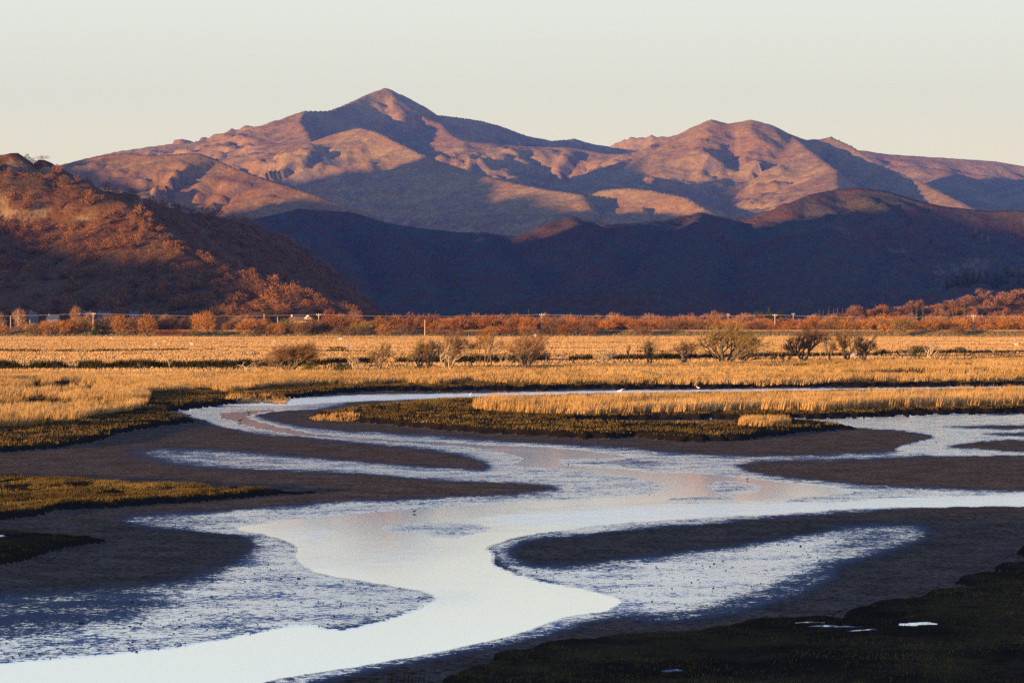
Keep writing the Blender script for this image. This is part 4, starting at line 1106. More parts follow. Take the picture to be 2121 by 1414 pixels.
# column, top row, width, distance, colour, prototype, label
HEDGE = [
    (4, 672, 44, 1168, 'tw_orange', 0, 'low orange bush cut by the left edge of the hedgerow'),
    (72, 670, 40, 1168, 'tw_olive', 1, 'low bush at the left end of the main hedge clump'),
    (100, 664, 44, 1167, 'tw_orange', 2, None), (128, 663, 44, 1168, 'tw_orange', 0, None), (152, 658, 42, 1170, 'tw_orange', 3, None),
    (168, 655, 36, 1180, 'tw_olive', 4, None), (187, 647, 34, 1260, 'tw_pink', 7, 'pinkish bare tree rising behind the orange hedge near the dark ivy tree'),
    (228, 650, 40, 1182, 'tw_orange', 6, 'orange tree with visible curved trunk beside the dark ivy tree'),
    (252, 652, 44, 1168, 'tw_orange', 5, None), (280, 654, 42, 1170, 'tw_orange', 8, None), (304, 652, 40, 1168, 'tw_orange', 1, None),
    (334, 657, 40, 1182, 'tw_brown', 2, None), (356, 655, 40, 1184, 'tw_brown', 0, None), (388, 656, 40, 1182, 'tw_brown', 5, None), (344, 652, 40, 1260, 'tw_pink', 7, 'pale pink tree top just showing above the dark brown hedge bushes'),
    (406, 650, 34, 1180, 'tw_orange', 3, None), (427, 645, 46, 1172, 'tw_orange', 1, 'tallest upright orange tree in the left hedgerow'),
    (330, 683, 30, 1158, 'tw_red', 0, 'leftmost of three low red thickets in front of the hedge'), (350, 682, 30, 1158, 'tw_red', 2, 'middle one of three low red thickets in front of the hedge'), (374, 682, 34, 1158, 'tw_red', 8, 'rightmost of three low red thickets in front of the hedge'),
    (400, 681, 30, 1158, 'tw_olive', 5, 'low olive bush right of the red thickets'), (468, 668, 18, 1185, 'tw_orange', 4, 'small bush in the gap of the hedgerow'), (445, 678, 40, 1187, 'tw_orange', 2, None),
    (505, 653, 60, 1270, 'tw_pink', 5, 'pink brown domed tree behind the broad orange bush'), (516, 660, 62, 1166, 'tw_orange', 2, 'broad round orange bush right of the hedgerow gap'), (548, 666, 44, 1168, 'tw_orange', 8, None),
    (594, 660, 46, 1172, 'tw_olive', 1, 'yellowish bush just left of the cream house'), (576, 669, 30, 1168, 'tw_orange', 0, None), (622, 667, 46, 1166, 'tw_brown', 3, 'brown bush with pale stems directly in front of the cream house'), (650, 664, 40, 1172, 'tw_brown', 8, None),
    (684, 640, 38, 1230, 'tw_red', 7, 'dark red tree rising right of the cream house'), (736, 641, 38, 1300, 'tw_pink', 6, 'grey pink domed tree right of the dark red tree'), (704, 648, 26, 1300, 'tw_pink', 4, None),
    (680, 655, 46, 1176, 'tw_rust', 3, None), (703, 653, 48, 1178, 'tw_rust', 5, None), (731, 656, 50, 1180, 'tw_orange', 0, None), (760, 664, 46, 1176, 'tw_olive', 2, None), (708, 675, 44, 1164, 'tw_brown', 8, None), (741, 671, 40, 1166, 'tw_olive', 1, None),
    (790, 655, 54, 1178, 'tw_orange', 2, None), (822, 652, 48, 1180, 'tw_rust', 3, None), (852, 650, 46, 1182, 'tw_rust', 8, None), (800, 671, 44, 1166, 'tw_orange', 5, None), (838, 670, 40, 1166, 'tw_brown', 0, None),
    (873, 653, 38, 1182, 'tw_rust', 1, None), (893, 650, 42, 1184, 'tw_rust', 2, None), (903, 667, 40, 1168, 'tw_orange', 8, None), (930, 659, 44, 1182, 'tw_rust', 0, None), (957, 652, 44, 1184, 'tw_rust', 5, None), (983, 650, 42, 1186, 'tw_rust', 3, None), (1012, 651, 42, 1184, 'tw_rust', 2, None), (1042, 653, 44, 1186, 'tw_rust', 8, None), (1066, 651, 40, 1188, 'tw_rust', 1, None), (1095, 654, 40, 1184, 'tw_rust', 0, None),
    (1022, 675, 52, 1163, 'tw_orange', 2, 'round orange bush behind the four slender alders'), (1052, 674, 44, 1164, 'tw_rust', 5, None), (1086, 676, 46, 1164, 'tw_orange', 3, 'round orange bush behind the big dark tree'), (985, 681, 44, 1163, 'tw_olive', 8, None), (946, 685, 40, 1163, 'tw_brown', 0, None), (915, 682, 40, 1163, 'tw_brown', 5, None),
    (1142, 668, 44, 1168, 'tw_brown', 1, None), (1170, 672, 40, 1165, 'tw_rust', 2, None), (1200, 673, 44, 1164, 'tw_brown', 8, None), (1225, 676, 34, 1164, 'tw_rust', 5, None), (1158, 662, 34, 1185, 'tw_brown', 3, None),
    (1255, 664, 44, 1186, 'tw_rust', 0, None), (1285, 662, 42, 1190, 'tw_rust', 2, None), (1318, 661, 46, 1184, 'tw_rust', 5, None), (1330, 676, 46, 1164, 'tw_brown', 1, 'brown bush on the embankment above the black snag'), (1358, 660, 42, 1186, 'tw_rust', 8, None), (1395, 660, 44, 1184, 'tw_brown', 3, None),
    (1425, 664, 46, 1186, 'tw_brown', 0, None), (1455, 662, 46, 1186, 'tw_brown', 5, None), (1490, 663, 46, 1188, 'tw_rust', 2, None), (1530, 664, 46, 1188, 'tw_orange', 8, None), (1565, 668, 44, 1186, 'tw_brown', 1, None), (1598, 670, 44, 1188, 'tw_rust', 0, None), (1635, 671, 44, 1186, 'tw_rust', 5, None),
    (1670, 664, 44, 1184, 'tw_rust', 3, None), (1690, 658, 44, 1186, 'tw_rust', 8, None), (1722, 663, 44, 1184, 'tw_brown', 2, None), (1752, 661, 42, 1184, 'tw_orange', 5, None), (1785, 660, 46, 1186, 'tw_orange', 0, None),
    (1830, 649, 46, 1176, 'tw_orange', 6, 'tall orange tree standing above the hedge right of the alder row'), (1866, 659, 50, 1163, 'tw_olive', 4, 'fan shaped pale stemmed tree in front of the embankment'),
    (1902, 664, 40, 1186, 'tw_orange', 2, None), (1930, 662, 42, 1186, 'tw_orange', 8, None), (1958, 657, 44, 1188, 'tw_orange', 5, None), (1990, 660, 42, 1186, 'tw_orange', 1, None), (1985, 676, 40, 1166, 'tw_brown', 0, 'brown bush on the embankment left of the nearest right hand pole'),
    (2048, 671, 44, 1186, 'tw_orange', 3, None), (2085, 657, 44, 1186, 'tw_orange', 2, 'round orange tree near the right end of the hedgerow'), (2108, 661, 40, 1188, 'tw_orange', 8, None), (2150, 662, 46, 1186, 'tw_orange', 5, None), (2200, 660, 46, 1186, 'tw_orange', 0, None),
    (-45, 668, 44, 1170, 'tw_orange', 3, None), (-90, 664, 44, 1170, 'tw_orange', 5, None),
]
for px in list(range(40, 440, 17)) + list(range(485, 850, 15)) + list(range(850, 1330, 19)):
    px = px + rnd.uniform(-7, 7)
    D_ = rnd.uniform(1188, 1222)
    HEDGE.append((px, rnd.uniform(657, 669) if px > 470 else rnd.uniform(662, 674), rnd.uniform(26, 44), D_, rnd.choice(('tw_orange', 'tw_brown', 'tw_olive', 'tw_orange') if px < 700 else ('tw_rust', 'tw_orange', 'tw_brown', 'tw_rust', 'tw_red')), rnd.choice((0, 1, 2, 3, 5, 8)), None))
CN = {'tw_orange': 'orange brown', 'tw_rust': 'rust red', 'tw_brown': 'dark brown', 'tw_olive': 'olive brown', 'tw_pink': 'pinkish', 'tw_red': 'dark red'}
for px, top, wpx, D, tw, i_, lab in HEDGE:
    if lab is None:
        LM = [(206, 'left of the dark ivy tree'), (427, 'between ivy tree and tallest orange tree'), (590, 'between tallest orange tree and cream house'), (690, 'close round the cream house'), (880, 'between dark red tree and white post'), (1122, 'between white post and middle power pole'), (1310, 'between middle power pole and black snag'), (1605, 'between black snag and sunlit power pole'), (1830, 'between sunlit power pole and tall orange tree'), (9999, 'right of the tall orange tree')]
        where = next(b for a, b in LM if px < a)
        lab = '%s %s bush in %s hedge row %s' % ('low' if top > 665 else 'tall', CN[tw], 'front' if D < 1179 else 'back', where)
    hedge_tree('hedge_bush' if i_ not in (6, 7) else 'hedge_tree', lab, 'bush' if i_ not in (6, 7) else 'tree', px, top, wpx, D, tw, i_, HG)
hedge_tree('field_tree', 'lone bare tree with forked pale trunk in the dim field at far left', 'tree', 40, 639, 36, 1430, 'tw_pink', 6, 'lone trees in the dim field', bark='palebark')
hedge_tree('field_tree', 'lone bare tree cut by the left edge of the picture', 'tree', 3, 648, 18, 1430, 'tw_pink', 7, 'lone trees in the dim field', bark='palebark')
hedge_tree('field_tree', 'lone round pink tree rising over the left hedgerow', 'tree', 157, 634, 27, 1430, 'tw_pink', 6, 'lone trees in the dim field')
hedge_tree('field_tree', 'round pink brown tree behind the right hand pylon row', 'tree', 1480, 643, 22, 1650, 'tw_pink', 7, 'lone trees in the dim field')

def dark_tree(px, top, wpx, D, label, seed, mat='ever', zb=.4, n=420):
    X = (px - CX) * D / F; h = H + (HY - top) * D / F - zb; w = wpx * D / F
    e = empty('evergreen_tree', (X, D, zb)); tag(e, label, 'tree')
    V, Fc = bush_mesh(seed, n, .16)
    link('crown', mesh_np('crown', V * [w / 2, w / 2, h * .88] + [0, 0, h * .1], Fc), M[mat], e)
    V, Fc = [], []
    tube(V, Fc, (0, 0, -.1), (0, 0, h * .5), w * .06, w * .03, 6)
    link('trunk', mesh_np('trunk', np.array(V), np.array(Fc)), M['bark'], e)
dark_tree(206, 661, 34, 1170, 'dark green ivy covered tree in the left hedgerow', 71)
dark_tree(1150, 655, 24, 1250, 'small dark evergreen bump in the rust red scrub right of the middle pole', 72)
dark_tree(1594, 633, 18, 1900, 'taller of two black round evergreens against the blue hill', 73)
dark_tree(1618, 637, 17, 1900, 'shorter right hand one of two black round evergreens', 74)
dark_tree(1570, 644, 26, 1950, 'low black evergreen clump left of the two round evergreens', 75)
dark_tree(150, 657, 20, 1230, 'small olive evergreen below the lone round pink tree', 76, 'gorse')

def conifer_mesh(seed, n=150):
    r = np.random.default_rng(seed)
    t = r.uniform(0, 1, n) ** 1.25
    a = r.uniform(0, 2 * math.pi, n)
    R = (1 - t) * (.85 + .3 * np.sin(t * 40 + seed)) * .5
    c = np.stack([np.cos(a) * R * .45, np.sin(a) * R * .45, .08 + t * .92 + .03], -1)
    e = np.stack([np.cos(a) * R, np.sin(a) * R, .08 + t * .92 - .05], -1)
    sd = np.stack([-np.sin(a), np.cos(a), np.zeros(n)], -1) * (.05 + .09 * (1 - t))[:, None]
    V = np.stack([c - sd, c + sd, e], 1).reshape(-1, 3)
    F1 = np.arange(n * 3).reshape(-1, 3)
    tv, tf = [], []
    tube(tv, tf, (0, 0, -.03), (0, 0, .97), .03, .004, 5)
    return single_tree(np.array(tv), np.array(tf), V, F1, 'conifer')
CM = [conifer_mesh(300 + i) for i in range(3)]
for m_ in CM: m_.materials.append(M['bark']); m_.materials.append(M['conif'])
def conifer(px, top, wpx, D, zb, label, group, i=0, hgt=None):
    X = (px - CX) * D / F
    h = hgt or (H + (HY - top) * D / F - zb)
    w = wpx * D / F
    o = bpy.data.objects.new('conifer_tree', CM[i % 3]); COL.objects.link(o)
    o.location = (X, D, zb); o.scale = (w, w, h); o.rotation_euler = (0, 0, rnd.random() * 6)
    return tag(o, label, 'conifer', group)
conifer(1095, 641, 14, 1900, .3, 'single dark pointed conifer behind the rust red hedge', None)
for i_, (px, top, w) in enumerate(((1697, 640, 14), (1717, 635, 14), (1735, 637, 14), (1745, 636, 12), (1779, 638, 9), (1705, 642, 12), (1727, 640, 13))):
    conifer(px, top, w, 2250, .3, ['leftmost dim conifer of the small clump', 'tall pointed conifer left in the small clump', 'conifer in the middle of the small clump', 'reddish conifer beside the middle of the small clump', 'narrow conifer standing apart at the right of the small clump', 'short conifer in front on the left of the small clump', 'short conifer in front in the middle of the small clump'][i_], 'conifers of the small clump in the scrub', i_)
for i_, (px, top, w) in enumerate(((1889, 628, 18), (1912, 622, 16), (1942, 627, 14), (1974, 627, 14), (1998, 628, 18), (1899, 633, 16))):
    D = 2240
    conifer(px, top, w, D, 3, ['leftmost dark conifer on the low sunlit rise', 'tallest dark conifer on the low sunlit rise', 'single conifer right of the tallest one on the rise', 'fourth conifer along the low sunlit rise', 'rightmost conifer among the pink woods of the rise', 'short broad conifer in front of the leftmost pair'][i_], 'conifers on the sunlit rise', i_)

# scrub woodland in rows behind the embankment on the right half
FAR = []
for s_ in range(5):
    g = grow(260 + s_, stems=[5, 3, 6, 2, 4][s_], depth=1, split=(3, 4), twigs=0, r0=.035, stem_lean=.7, trunk=.45, ns=3)
    V, _ = fit(g[0], np.zeros((0, 3)), .7, .85, 0, .7)
    TV, TF = dome_crown(700 + s_, 330, .19, .013, lumps=5, base=.12)
    _, TV = fit(TV, TV, 1, 1, 0, 1)
    FAR.append((V, g[1], TV, TF))
FMC = {}
def far_mesh(i, twig):
    if (i, twig) not in FMC:
        m_ = single_tree(*FAR[i], 'scrub_tree')
        m_.materials.append(M['bark']); m_.materials.append(M[twig])
        FMC[(i, twig)] = m_
    return FMC[(i, twig)]
ROWS = [(1225, 838, 7.4, 34, 'tw_rust'), (1300, 850, 7.6, 30, 'tw_rust'), (1390, 870, 7.6, 32, 'tw_rust'), (1500, 930, 7.8, 32, 'tw_pink'), (1640, 1000, 8.2, 30, 'tw_pink'), (1830, 1090, 8.9, 30, 'tw_pink'), (2050, 1110, 9.5, 30, 'tw_pink')]
for D, p0, hgt, n, tw in ROWS:
    for k_ in range(n):
        px = p0 + (2160 - p0) * (k_ + rnd.uniform(.1, .9)) / n
        if D > 1700 and 1560 < px < 1860 and rnd.random() < .6: continue
        d = D + rnd.uniform(-35, 35)
        X = (px - CX) * d / F
        o = bpy.data.objects.new('scrub_tree', far_mesh(rnd.randrange(5), tw)); COL.objects.link(o)
        hh = hgt * rnd.uniform(.72, 1.08)
        w = rnd.uniform(7, 11.5)
        o.location = (X, d, .2); o.scale = (w, w, hh); o.rotation_euler = (0, 0, rnd.random() * 6.28)
        where = next(b for a, b in ((1122, 'left of the middle power pole'), (1605, 'between the middle and sunlit power poles'), (2016, 'between the sunlit and right hand power poles'), (9999, 'right of the right hand power pole')) if px < a)
        rw = 'nearest row' if D < 1260 else 'second row' if D < 1350 else 'third row' if D < 1450 else 'middle rows' if D < 1700 else 'farthest rows'
        tag(o, '%s scrub tree in the %s %s' % ('rust red' if tw == 'tw_rust' else 'pinkish', rw, where), 'tree', 'bare trees of the scrub woodland')

# ------------------------------------------------------------------ woods on the hillsides
def slope_z(x, y, R, N): return tz(x, y, R, N['noise'], N['nscale'], N['warp'], N['power'], N['seed'], N['kmax'], N.get('crag', 0.0))
def wood(R, N, x0, x1, y0, y1, n, big, seed, twigs, label_one, label_mass, group, name_mass, hr=(4, 9.5), wr=(5, 11.5), mask=None, nind=140):
    r = np.random.default_rng(seed)
    x, y = r.uniform(x0, x1, n), r.uniform(y0, y1, n)
    z = slope_z(x, y, R, N)
    px = CX + x * F / y; py = HY - (z - H) * F / y
    m = (z > .2) & (px > -120) & (px < 2240)
    if mask is not None: m &= mask(px, py, r)
    x, y, z, px, py = x[m], y[m], z[m], px[m], py[m]
    order = np.argsort(y)
    x, y, z, px, py = x[order], y[order], z[order], px[order], py[order]
    ninds = 0
    VV, FF, TT, off = [], [], [], 0
    hs = r.uniform(*hr, len(x)); ws = r.uniform(*wr, len(x))
    for k_ in range(len(x)):
        if ninds < nind and (k_ % max(1, len(x) // (nind * 3)) == 0 or len(x) <= nind):
            tw = twigs[k_ % len(twigs)]
            o = bpy.data.objects.new('woodland_tree', far_mesh(k_ % 5, tw)); COL.objects.link(o)
            o.location = (x[k_], y[k_], z[k_] - .4); o.scale = (ws[k_], ws[k_], hs[k_]); o.rotation_euler = (0, 0, r.uniform(0, 6.28))
            tag(o, label_one(px[k_], py[k_]), 'tree', group)
            ninds += 1
        else:
            V, Fc, TV, TF = FAR[k_ % 5]
            sel = TF[r.permutation(len(TF))[:100]]
            P = TV[sel.ravel()]
            c_, s_ = math.cos(k_ * 1.7), math.sin(k_ * 1.7)
            Q = np.stack([(P[:, 0] * c_ - P[:, 1] * s_) * ws[k_] * 1.05, (P[:, 0] * s_ + P[:, 1] * c_) * ws[k_] * 1.05, P[:, 2] * hs[k_]], -1)
            # broader twigs where there are fewer of them
            Q = Q.reshape(-1, 3, 3); mid = (Q[:, 0] + Q[:, 1]) / 2
            Q[:, 0] = mid + (Q[:, 0] - mid) * 1.9; Q[:, 1] = mid + (Q[:, 1] - mid) * 1.9
            VV.append(Q.reshape(-1, 3) + [x[k_], y[k_], z[k_] - .4]); FF.append(np.arange(len(sel) * 3).reshape(-1, 3) + off); off += len(sel) * 3
    if VV:
        o = link(name_mass, mesh_np(name_mass, np.concatenate(VV), np.concatenate(FF)), M[twigs[0]])
        tag(o, label_mass, 'wood', kind='stuff')
def near_label(px, py):
    side = 'near the left edge' if px < 110 else 'above the dim cottages' if px < 300 else 'above the tallest hedge tree' if px < 480 else 'above the cream house' if px < 700 else 'at its right foot'
    if py < 420: return 'bare tree among the crags high on the left hill ' + side
    if py < 480: return 'bare tree on the upper sunlit slope of the left hill ' + side
    if py < 540: return 'bare tree on the lower sunlit slope of the left hill ' + side
    if py < 600: return 'bare tree in the dim wood of the left hill ' + side
    return 'bare tree along the foot of the left hill ' + side
def near_mask(px, py, r):
    dens = np.where(py < 400, .25, np.where(py < 430, .6, 1.0))
    right = np.clip((px - 430) / 250, 0, 1)
    return r.uniform(0, 1, len(px)) < dens * (1 - .1 * right)
wood(R_NEAR, N_NEAR, -560, -30, 1700, 3300, 6800, 10, 3, ['tw_hill', 'tw_brown', 'tw_hill'], near_label, 'russet bare woodland covering the left hill', 'bare trees of the wood on the left hill', 'woodland', mask=near_mask, nind=170)
wood(R_RIGHT, N_RIGHT, 230, 470, 2000, 2500, 1100, 10, 4, ['tw_pink', 'tw_rust', 'tw_pink'], lambda a, b: 'pinkish bare tree %s on the low sunlit rise, %s' % ('high' if b < 630 else 'low down', 'among the dark conifers' if a < 1960 else 'right of the conifers' if a < 2060 else 'at the right edge'), 'pinkish bare woodland on the low rise at the right edge', 'bare trees of the wood on the right rise', 'woodland', nind=80)
# plantation of conifers
r = np.random.default_rng(12)
x, y = r.uniform(420, 640, 900), r.uniform(3050, 3500, 900)
z = slope_z(x, y, R_PLANT, N_PLANT)
px = CX + x * F / y; py = HY - (z - H) * F / y
m = (py < np.interp(px, [1940, 2000, 2060, 2121, 2200], [600, 596, 598, 604, 606])) & (px > 1945) & (px < 2190)
for k_, (a, b, c) in enumerate(list(zip(x[m], y[m], z[m]))[:190]):
    o = bpy.data.objects.new('conifer_tree', CM[k_ % 3]); COL.objects.link(o)
    hh = r.uniform(9, 14)
    o.location = (a, b, c - .3); o.scale = (hh * .42, hh * .42, hh); o.rotation_euler = (0, 0, r.uniform(0, 6))
    tag(o, 'olive green conifer in the dense plantation high on the right', 'conifer', 'conifers of the plantation')

# ------------------------------------------------------------------ poles, wires, fence, house, sheep, birds
M['pole'] = plain('pale_wood', (.44, .33, .22), .8, .2, 2)
M['wire'] = plain('pale_cable', (.55, .52, .48), .5, .05)
M['white'] = plain('white_paint', (.8, .78, .72), .7, .08)
M['cream'] = plain('cream_render', (.72, .56, .36), .85, .12)
M['slate'] = plain('brown_tiles', (.20, .105, .065), .85, .3, 5)
M['slate_shaded'] = plain('shaded_slate', (.09, .095, .11), .7, .2, 5)  # roof colour darkened to stand in for shade on the cottages
M['wall_shaded'] = plain('shaded_render', (.16, .15, .14), .85, .15)  # wall colour darkened as well, so the cottages look shaded
M['glass'] = plain('dark_window', (.03, .03, .035), .2, .1)
M['wool'] = plain('wool', (.46, .38, .30), .95, .12, 8)
M['darkbird'] = plain('dark_plumage', (.015, .014, .014), .7)
M['whitebird'] = plain('white_plumage', (.8, .76, .72), .7)

def mb(): return [], []
def obj(name, VF, mat, parent=None):
    V, Fc = VF
    k = len(Fc[0])
    return link(name, mesh_np(name, np.array(V, float), np.array(Fc)), mat, parent)
WIRE_D = 1200.0
def pole(px, top, D, label, arm=True, zb=.4, group='poles of the power line'):
    X = (px - CX) * D / F; h = H + (HY - top) * D / F - zb
    e = empty('utility_pole', (X, D, zb)); tag(e, label, 'pole', group)
    V, Fc = mb(); tube(V, Fc, (0, 0, -.2), (0, 0, h), .22, .16, 8); obj('post', (V, Fc), M['pole'], e)
    if arm:
        V, Fc = mb(); box(V, Fc, (0, -.2, h - .35), (1.9, .16, .18)); obj('crossarm', (V, Fc), M['pole'], e)
        for dx in (-.85, 0, .85):
            V, Fc = mb(); tube(V, Fc, (dx, -.2, h - .26), (dx, -.2, h + .05 + (.2 if dx == 0 else 0)), .09, .05, 6); obj('insulator', (V, Fc), M['white'], e)
        for s_ in (-1, 1):
            V, Fc = mb(); tube(V, Fc, (s_ * .7, -.2, h - .45), (0, -.05, h - 1.1), .05, .05, 4); obj('brace', (V, Fc), M['pole'], e)
    return X, h + zb
tops = []
for px, top, lab in ((-285, 651, 'wooden power pole beyond the left edge of the field'), (193, 648, 'wooden power pole half hidden in the left hedgerow'), (660, 650, 'wooden power pole in the bushes right of the cream house'), (1122, 650, 'wooden power pole in the middle rising from rust red scrub'), (1605, 651, 'sunlit wooden power pole above the great willow'), (2016, 653, 'tall wooden power pole nearest the right edge'), (2480, 652, 'wooden power pole beyond the right edge of the field')):
    tops.append(pole(px, top, WIRE_D, lab))
V, Fc = mb(); V2, F2 = mb()
for c, (dx, dz, VV_, FF_) in enumerate(((-.85, -.2, V, Fc), (.85, -.2, V2, F2))):
    for (xa, za), (xb, zb) in zip(tops[:-1], tops[1:]):
        prev = None
        for k_ in range(13):
            t = k_ / 12
            p = (xa + (xb - xa) * t + dx, WIRE_D - .2, za + (zb - za) * t + dz - 4 * .75 * t * (1 - t))
            if prev: tube(VV_, FF_, prev, p, .014, .014, 4)
            prev = p
    tag(obj('overhead_wire', (VV_, FF_), M['wire']), ['pale overhead wire on the left ends of the pole crossarms', 'pale overhead wire on the right ends of the pole crossarms'][c], 'wire', 'overhead wires across the valley')
pole(547, 650, 1400, 'thin dark pole without arms in the dim field left of the cream house', arm=False)
pole(575, 656, 1400, 'short thin pole between the bare dim field and cream house', arm=False)
pole(880, 662, 1165, 'white post without wires at the edge of the rust red hedge', arm=False)
pole(935, 660, 1230, 'small pole top showing in the rust red hedge right of the white post', zb=1)
pole(1508, 650, 1800, 'far pole with small arm left of the sunlit power pole', zb=.3)
pole(1643, 649, 1800, 'far pole with small arm right of the sunlit power pole', zb=.3)
pole(1520, 664, 1195, 'slim bare post right of the far pole above the great willow', arm=False)
pole(62, 662, 1400, 'short dark field post right of the lone forked tree', arm=False)
pole(22, 655, 1400, 'thin dark field post left of the lone forked tree', arm=False)

fence = empty('wire_fence', (0, 1158, .3)); tag(fence, 'low wire fence of many thin posts at the back of the meadow', 'fence')
V, Fc = mb(); tube(V, Fc, (0, 0, -.1), (0, 0, 1.2), .055, .05, 5)
pm = mesh_np('post', np.array(V), np.array(Fc)); pm.materials.append(M['pole'])
k_ = -228.0
while k_ < 228:
    o = bpy.data.objects.new('post', pm); COL.objects.link(o); o.parent = fence
    o.location = (k_, rnd.uniform(-.3, .3), rnd.uniform(-.1, .05)); o.scale = (1, 1, rnd.uniform(.7, 1.15))
    k_ += rnd.uniform(2.4, 3.8)
V, Fc = mb()
for z_ in (.5, .95): tube(V, Fc, (-229, 0, z_), (229, 0, z_), .012, .012, 3)
obj('wire', (V, Fc), M['wire'], fence)
p = gp(1108, 703, .5)
e = empty('notice_post', (p[0], p[1], .4)); tag(e, 'short pale marker board on a post behind the big dark tree', 'sign')
V, Fc = mb(); tube(V, Fc, (0, 0, -.1), (0, 0, 1.0), .07, .07, 6); obj('post', (V, Fc), M['pole'], e)
V, Fc = mb(); box(V, Fc, (0, -.1, 1.4), (.75, .06, 1.0)); obj('board', (V, Fc), M['white'], e)

def house(x, y, zb, w, d, hw, hr, wall, roof, label, rz=0., gable=False, nwin=3):
    e = empty('house', (x, y, zb), rz); tag(e, label, 'house')
    V = [(-w / 2, -d / 2, 0), (w / 2, -d / 2, 0), (w / 2, d / 2, 0), (-w / 2, d / 2, 0), (-w / 2, -d / 2, hw), (w / 2, -d / 2, hw), (w / 2, d / 2, hw), (-w / 2, d / 2, hw), (-w / 2, 0, hw + hr), (w / 2, 0, hw + hr)]
    Fc = [(0, 1, 5), (0, 5, 4), (1, 2, 6), (1, 6, 5), (2, 3, 7), (2, 7, 6), (3, 0, 4), (3, 4, 7), (4, 8, 7), (5, 6, 9)]
    obj('wall', (V, Fc), M[wall], e)
    o_ = .35
    sl_ = hr / (d / 2)
    V, Fc = [], []
    for s_ in (-1, 1):
        b = len(V)
        V += [(-w / 2 - o_, s_ * (d / 2 + o_), hw - o_ * sl_ + .05), (w / 2 + o_, s_ * (d / 2 + o_), hw - o_ * sl_ + .05), (w / 2 + o_, 0, hw + hr + .05), (-w / 2 - o_, 0, hw + hr + .05)]
        V += [(a, b_, c + .14) for a, b_, c in V[b:b + 4]]
        for f in ((0, 1, 2, 3), (4, 5, 6, 7), (0, 1, 5, 4), (1, 2, 6, 5), (2, 3, 7, 6), (3, 0, 4, 7)): Fc.append(tuple(b + i for i in f))
    r_ = obj('roof', (V, Fc), M[roof], e)
    V, Fc = mb(); box(V, Fc, (-w / 2 + .6, 0, hw + hr + .35), (.7, .6, 1.3)); obj('chimney', (V, Fc), M[wall], r_)
    for k_ in range(nwin):
        xx = -w / 2 + w * (k_ + .5) / nwin
        V, Fc = mb(); box(V, Fc, (xx, -d / 2 - .02, hw - 1.0), (.95, .08, 1.15)); f_ = obj('window', (V, Fc), M['white'], e)
        V, Fc = mb(); box(V, Fc, (xx, -d / 2 - .05, hw - 1.0), (.8, .06, 1.0)); obj('pane', (V, Fc), M['glass'], f_)
    V, Fc = mb(); box(V, Fc, (w * .12, -d / 2 - .03, 1.05), (.95, .08, 2.1)); obj('door', (V, Fc), M['slate'], e)
    if gable:
        gw, gh = 3.8, 2.0
        gx = w / 2 - 2.2
        V = [(gx - gw / 2, -d / 2 + .6, hw + .9), (gx + gw / 2, -d / 2 + .6, hw + .9), (gx, -d / 2 + .6, hw + .9 + gh), (gx - gw / 2, 2, hw + .9), (gx + gw / 2, 2, hw + .9), (gx, 2, hw + .9 + gh)]
        obj('gable', (V, [(0, 1, 2), (3, 5, 4), (0, 3, 4), (0, 4, 1)]), M['white'], e)
        V, Fc = [], []
        for s_ in (-1, 1):
            b = len(V)
            A_ = (gx + s_ * (gw / 2 + .25), hw + .78); B_ = (gx, hw + .9 + gh + .06)
            V += [(A_[0], -d / 2 + .3, A_[1]), (B_[0], -d / 2 + .3, B_[1]), (B_[0], 2.2, B_[1]), (A_[0], 2.2, A_[1])]
            V += [(a, b_, c + .14) for a, b_, c in V[b:b + 4]]
            for f in ((0, 1, 2, 3), (4, 5, 6, 7), (0, 1, 5, 4), (1, 2, 6, 5), (2, 3, 7, 6), (3, 0, 4, 7)): Fc.append(tuple(b + i for i in f))
        obj('gable_roof', (V, Fc), M['slate'], e)
        V, Fc = mb(); box(V, Fc, (gx + .35, -d / 2 + .57, hw + 1.55), (1.3, .08, .7)); obj('gable_window', (V, Fc), M['glass'], e)
    return e
D = 1430.0
house((624 - CX) * D / F, D, .5, 10, 8, 5.3, 1.9, 'cream', 'slate', 'cream rendered house with brown roof and white gable behind the hedgerow', 0.06, True, 4)
for px, D, w, top, lab in ((69, 1780, 4, 646, 'tiny shed with bright bluish roof right of the lone forked tree'), (111, 1620, 6, 653, 'dim shaded cottage above the left end of the hedge'), (180, 1700, 4.5, 645, 'dim shaded house behind the lone round pink tree'), (216, 1750, 6.5, 645, 'dim slate roofed farmhouse behind the ivy covered tree'), (278, 1750, 5, 646, 'dim cottage with chimney above the brown hedge bushes')):
    zt = H + (HY - top) * D / F
    house((px - CX) * D / F, D, .0, w, 5, max(zt - 2, 2.2), 1.8, 'wall_shaded', 'slate_shaded', lab, rnd.uniform(-.3, .3), False, 2)

def blob(V, Fc, c, s_, rz=0., n=8, m_=6):
    o = len(V)
    for i in range(m_ + 1):
        ph = math.pi * i / m_
        for k in range(n):
            th = 2 * math.pi * k / n
            x_, y_, z_ = math.sin(ph) * math.cos(th) * s_[0], math.sin(ph) * math.sin(th) * s_[1], math.cos(ph) * s_[2]
            V.append((c[0] + x_, c[1] + y_, c[2] + z_))
    for i in range(m_):
        for k in range(n):
            k2 = (k + 1) % n
            a, b, d, e_ = o + i * n + k, o + i * n + k2, o + (i + 1) * n + k2, o + (i + 1) * n + k
            Fc.append((a, e_, d)); Fc.append((a, d, b))

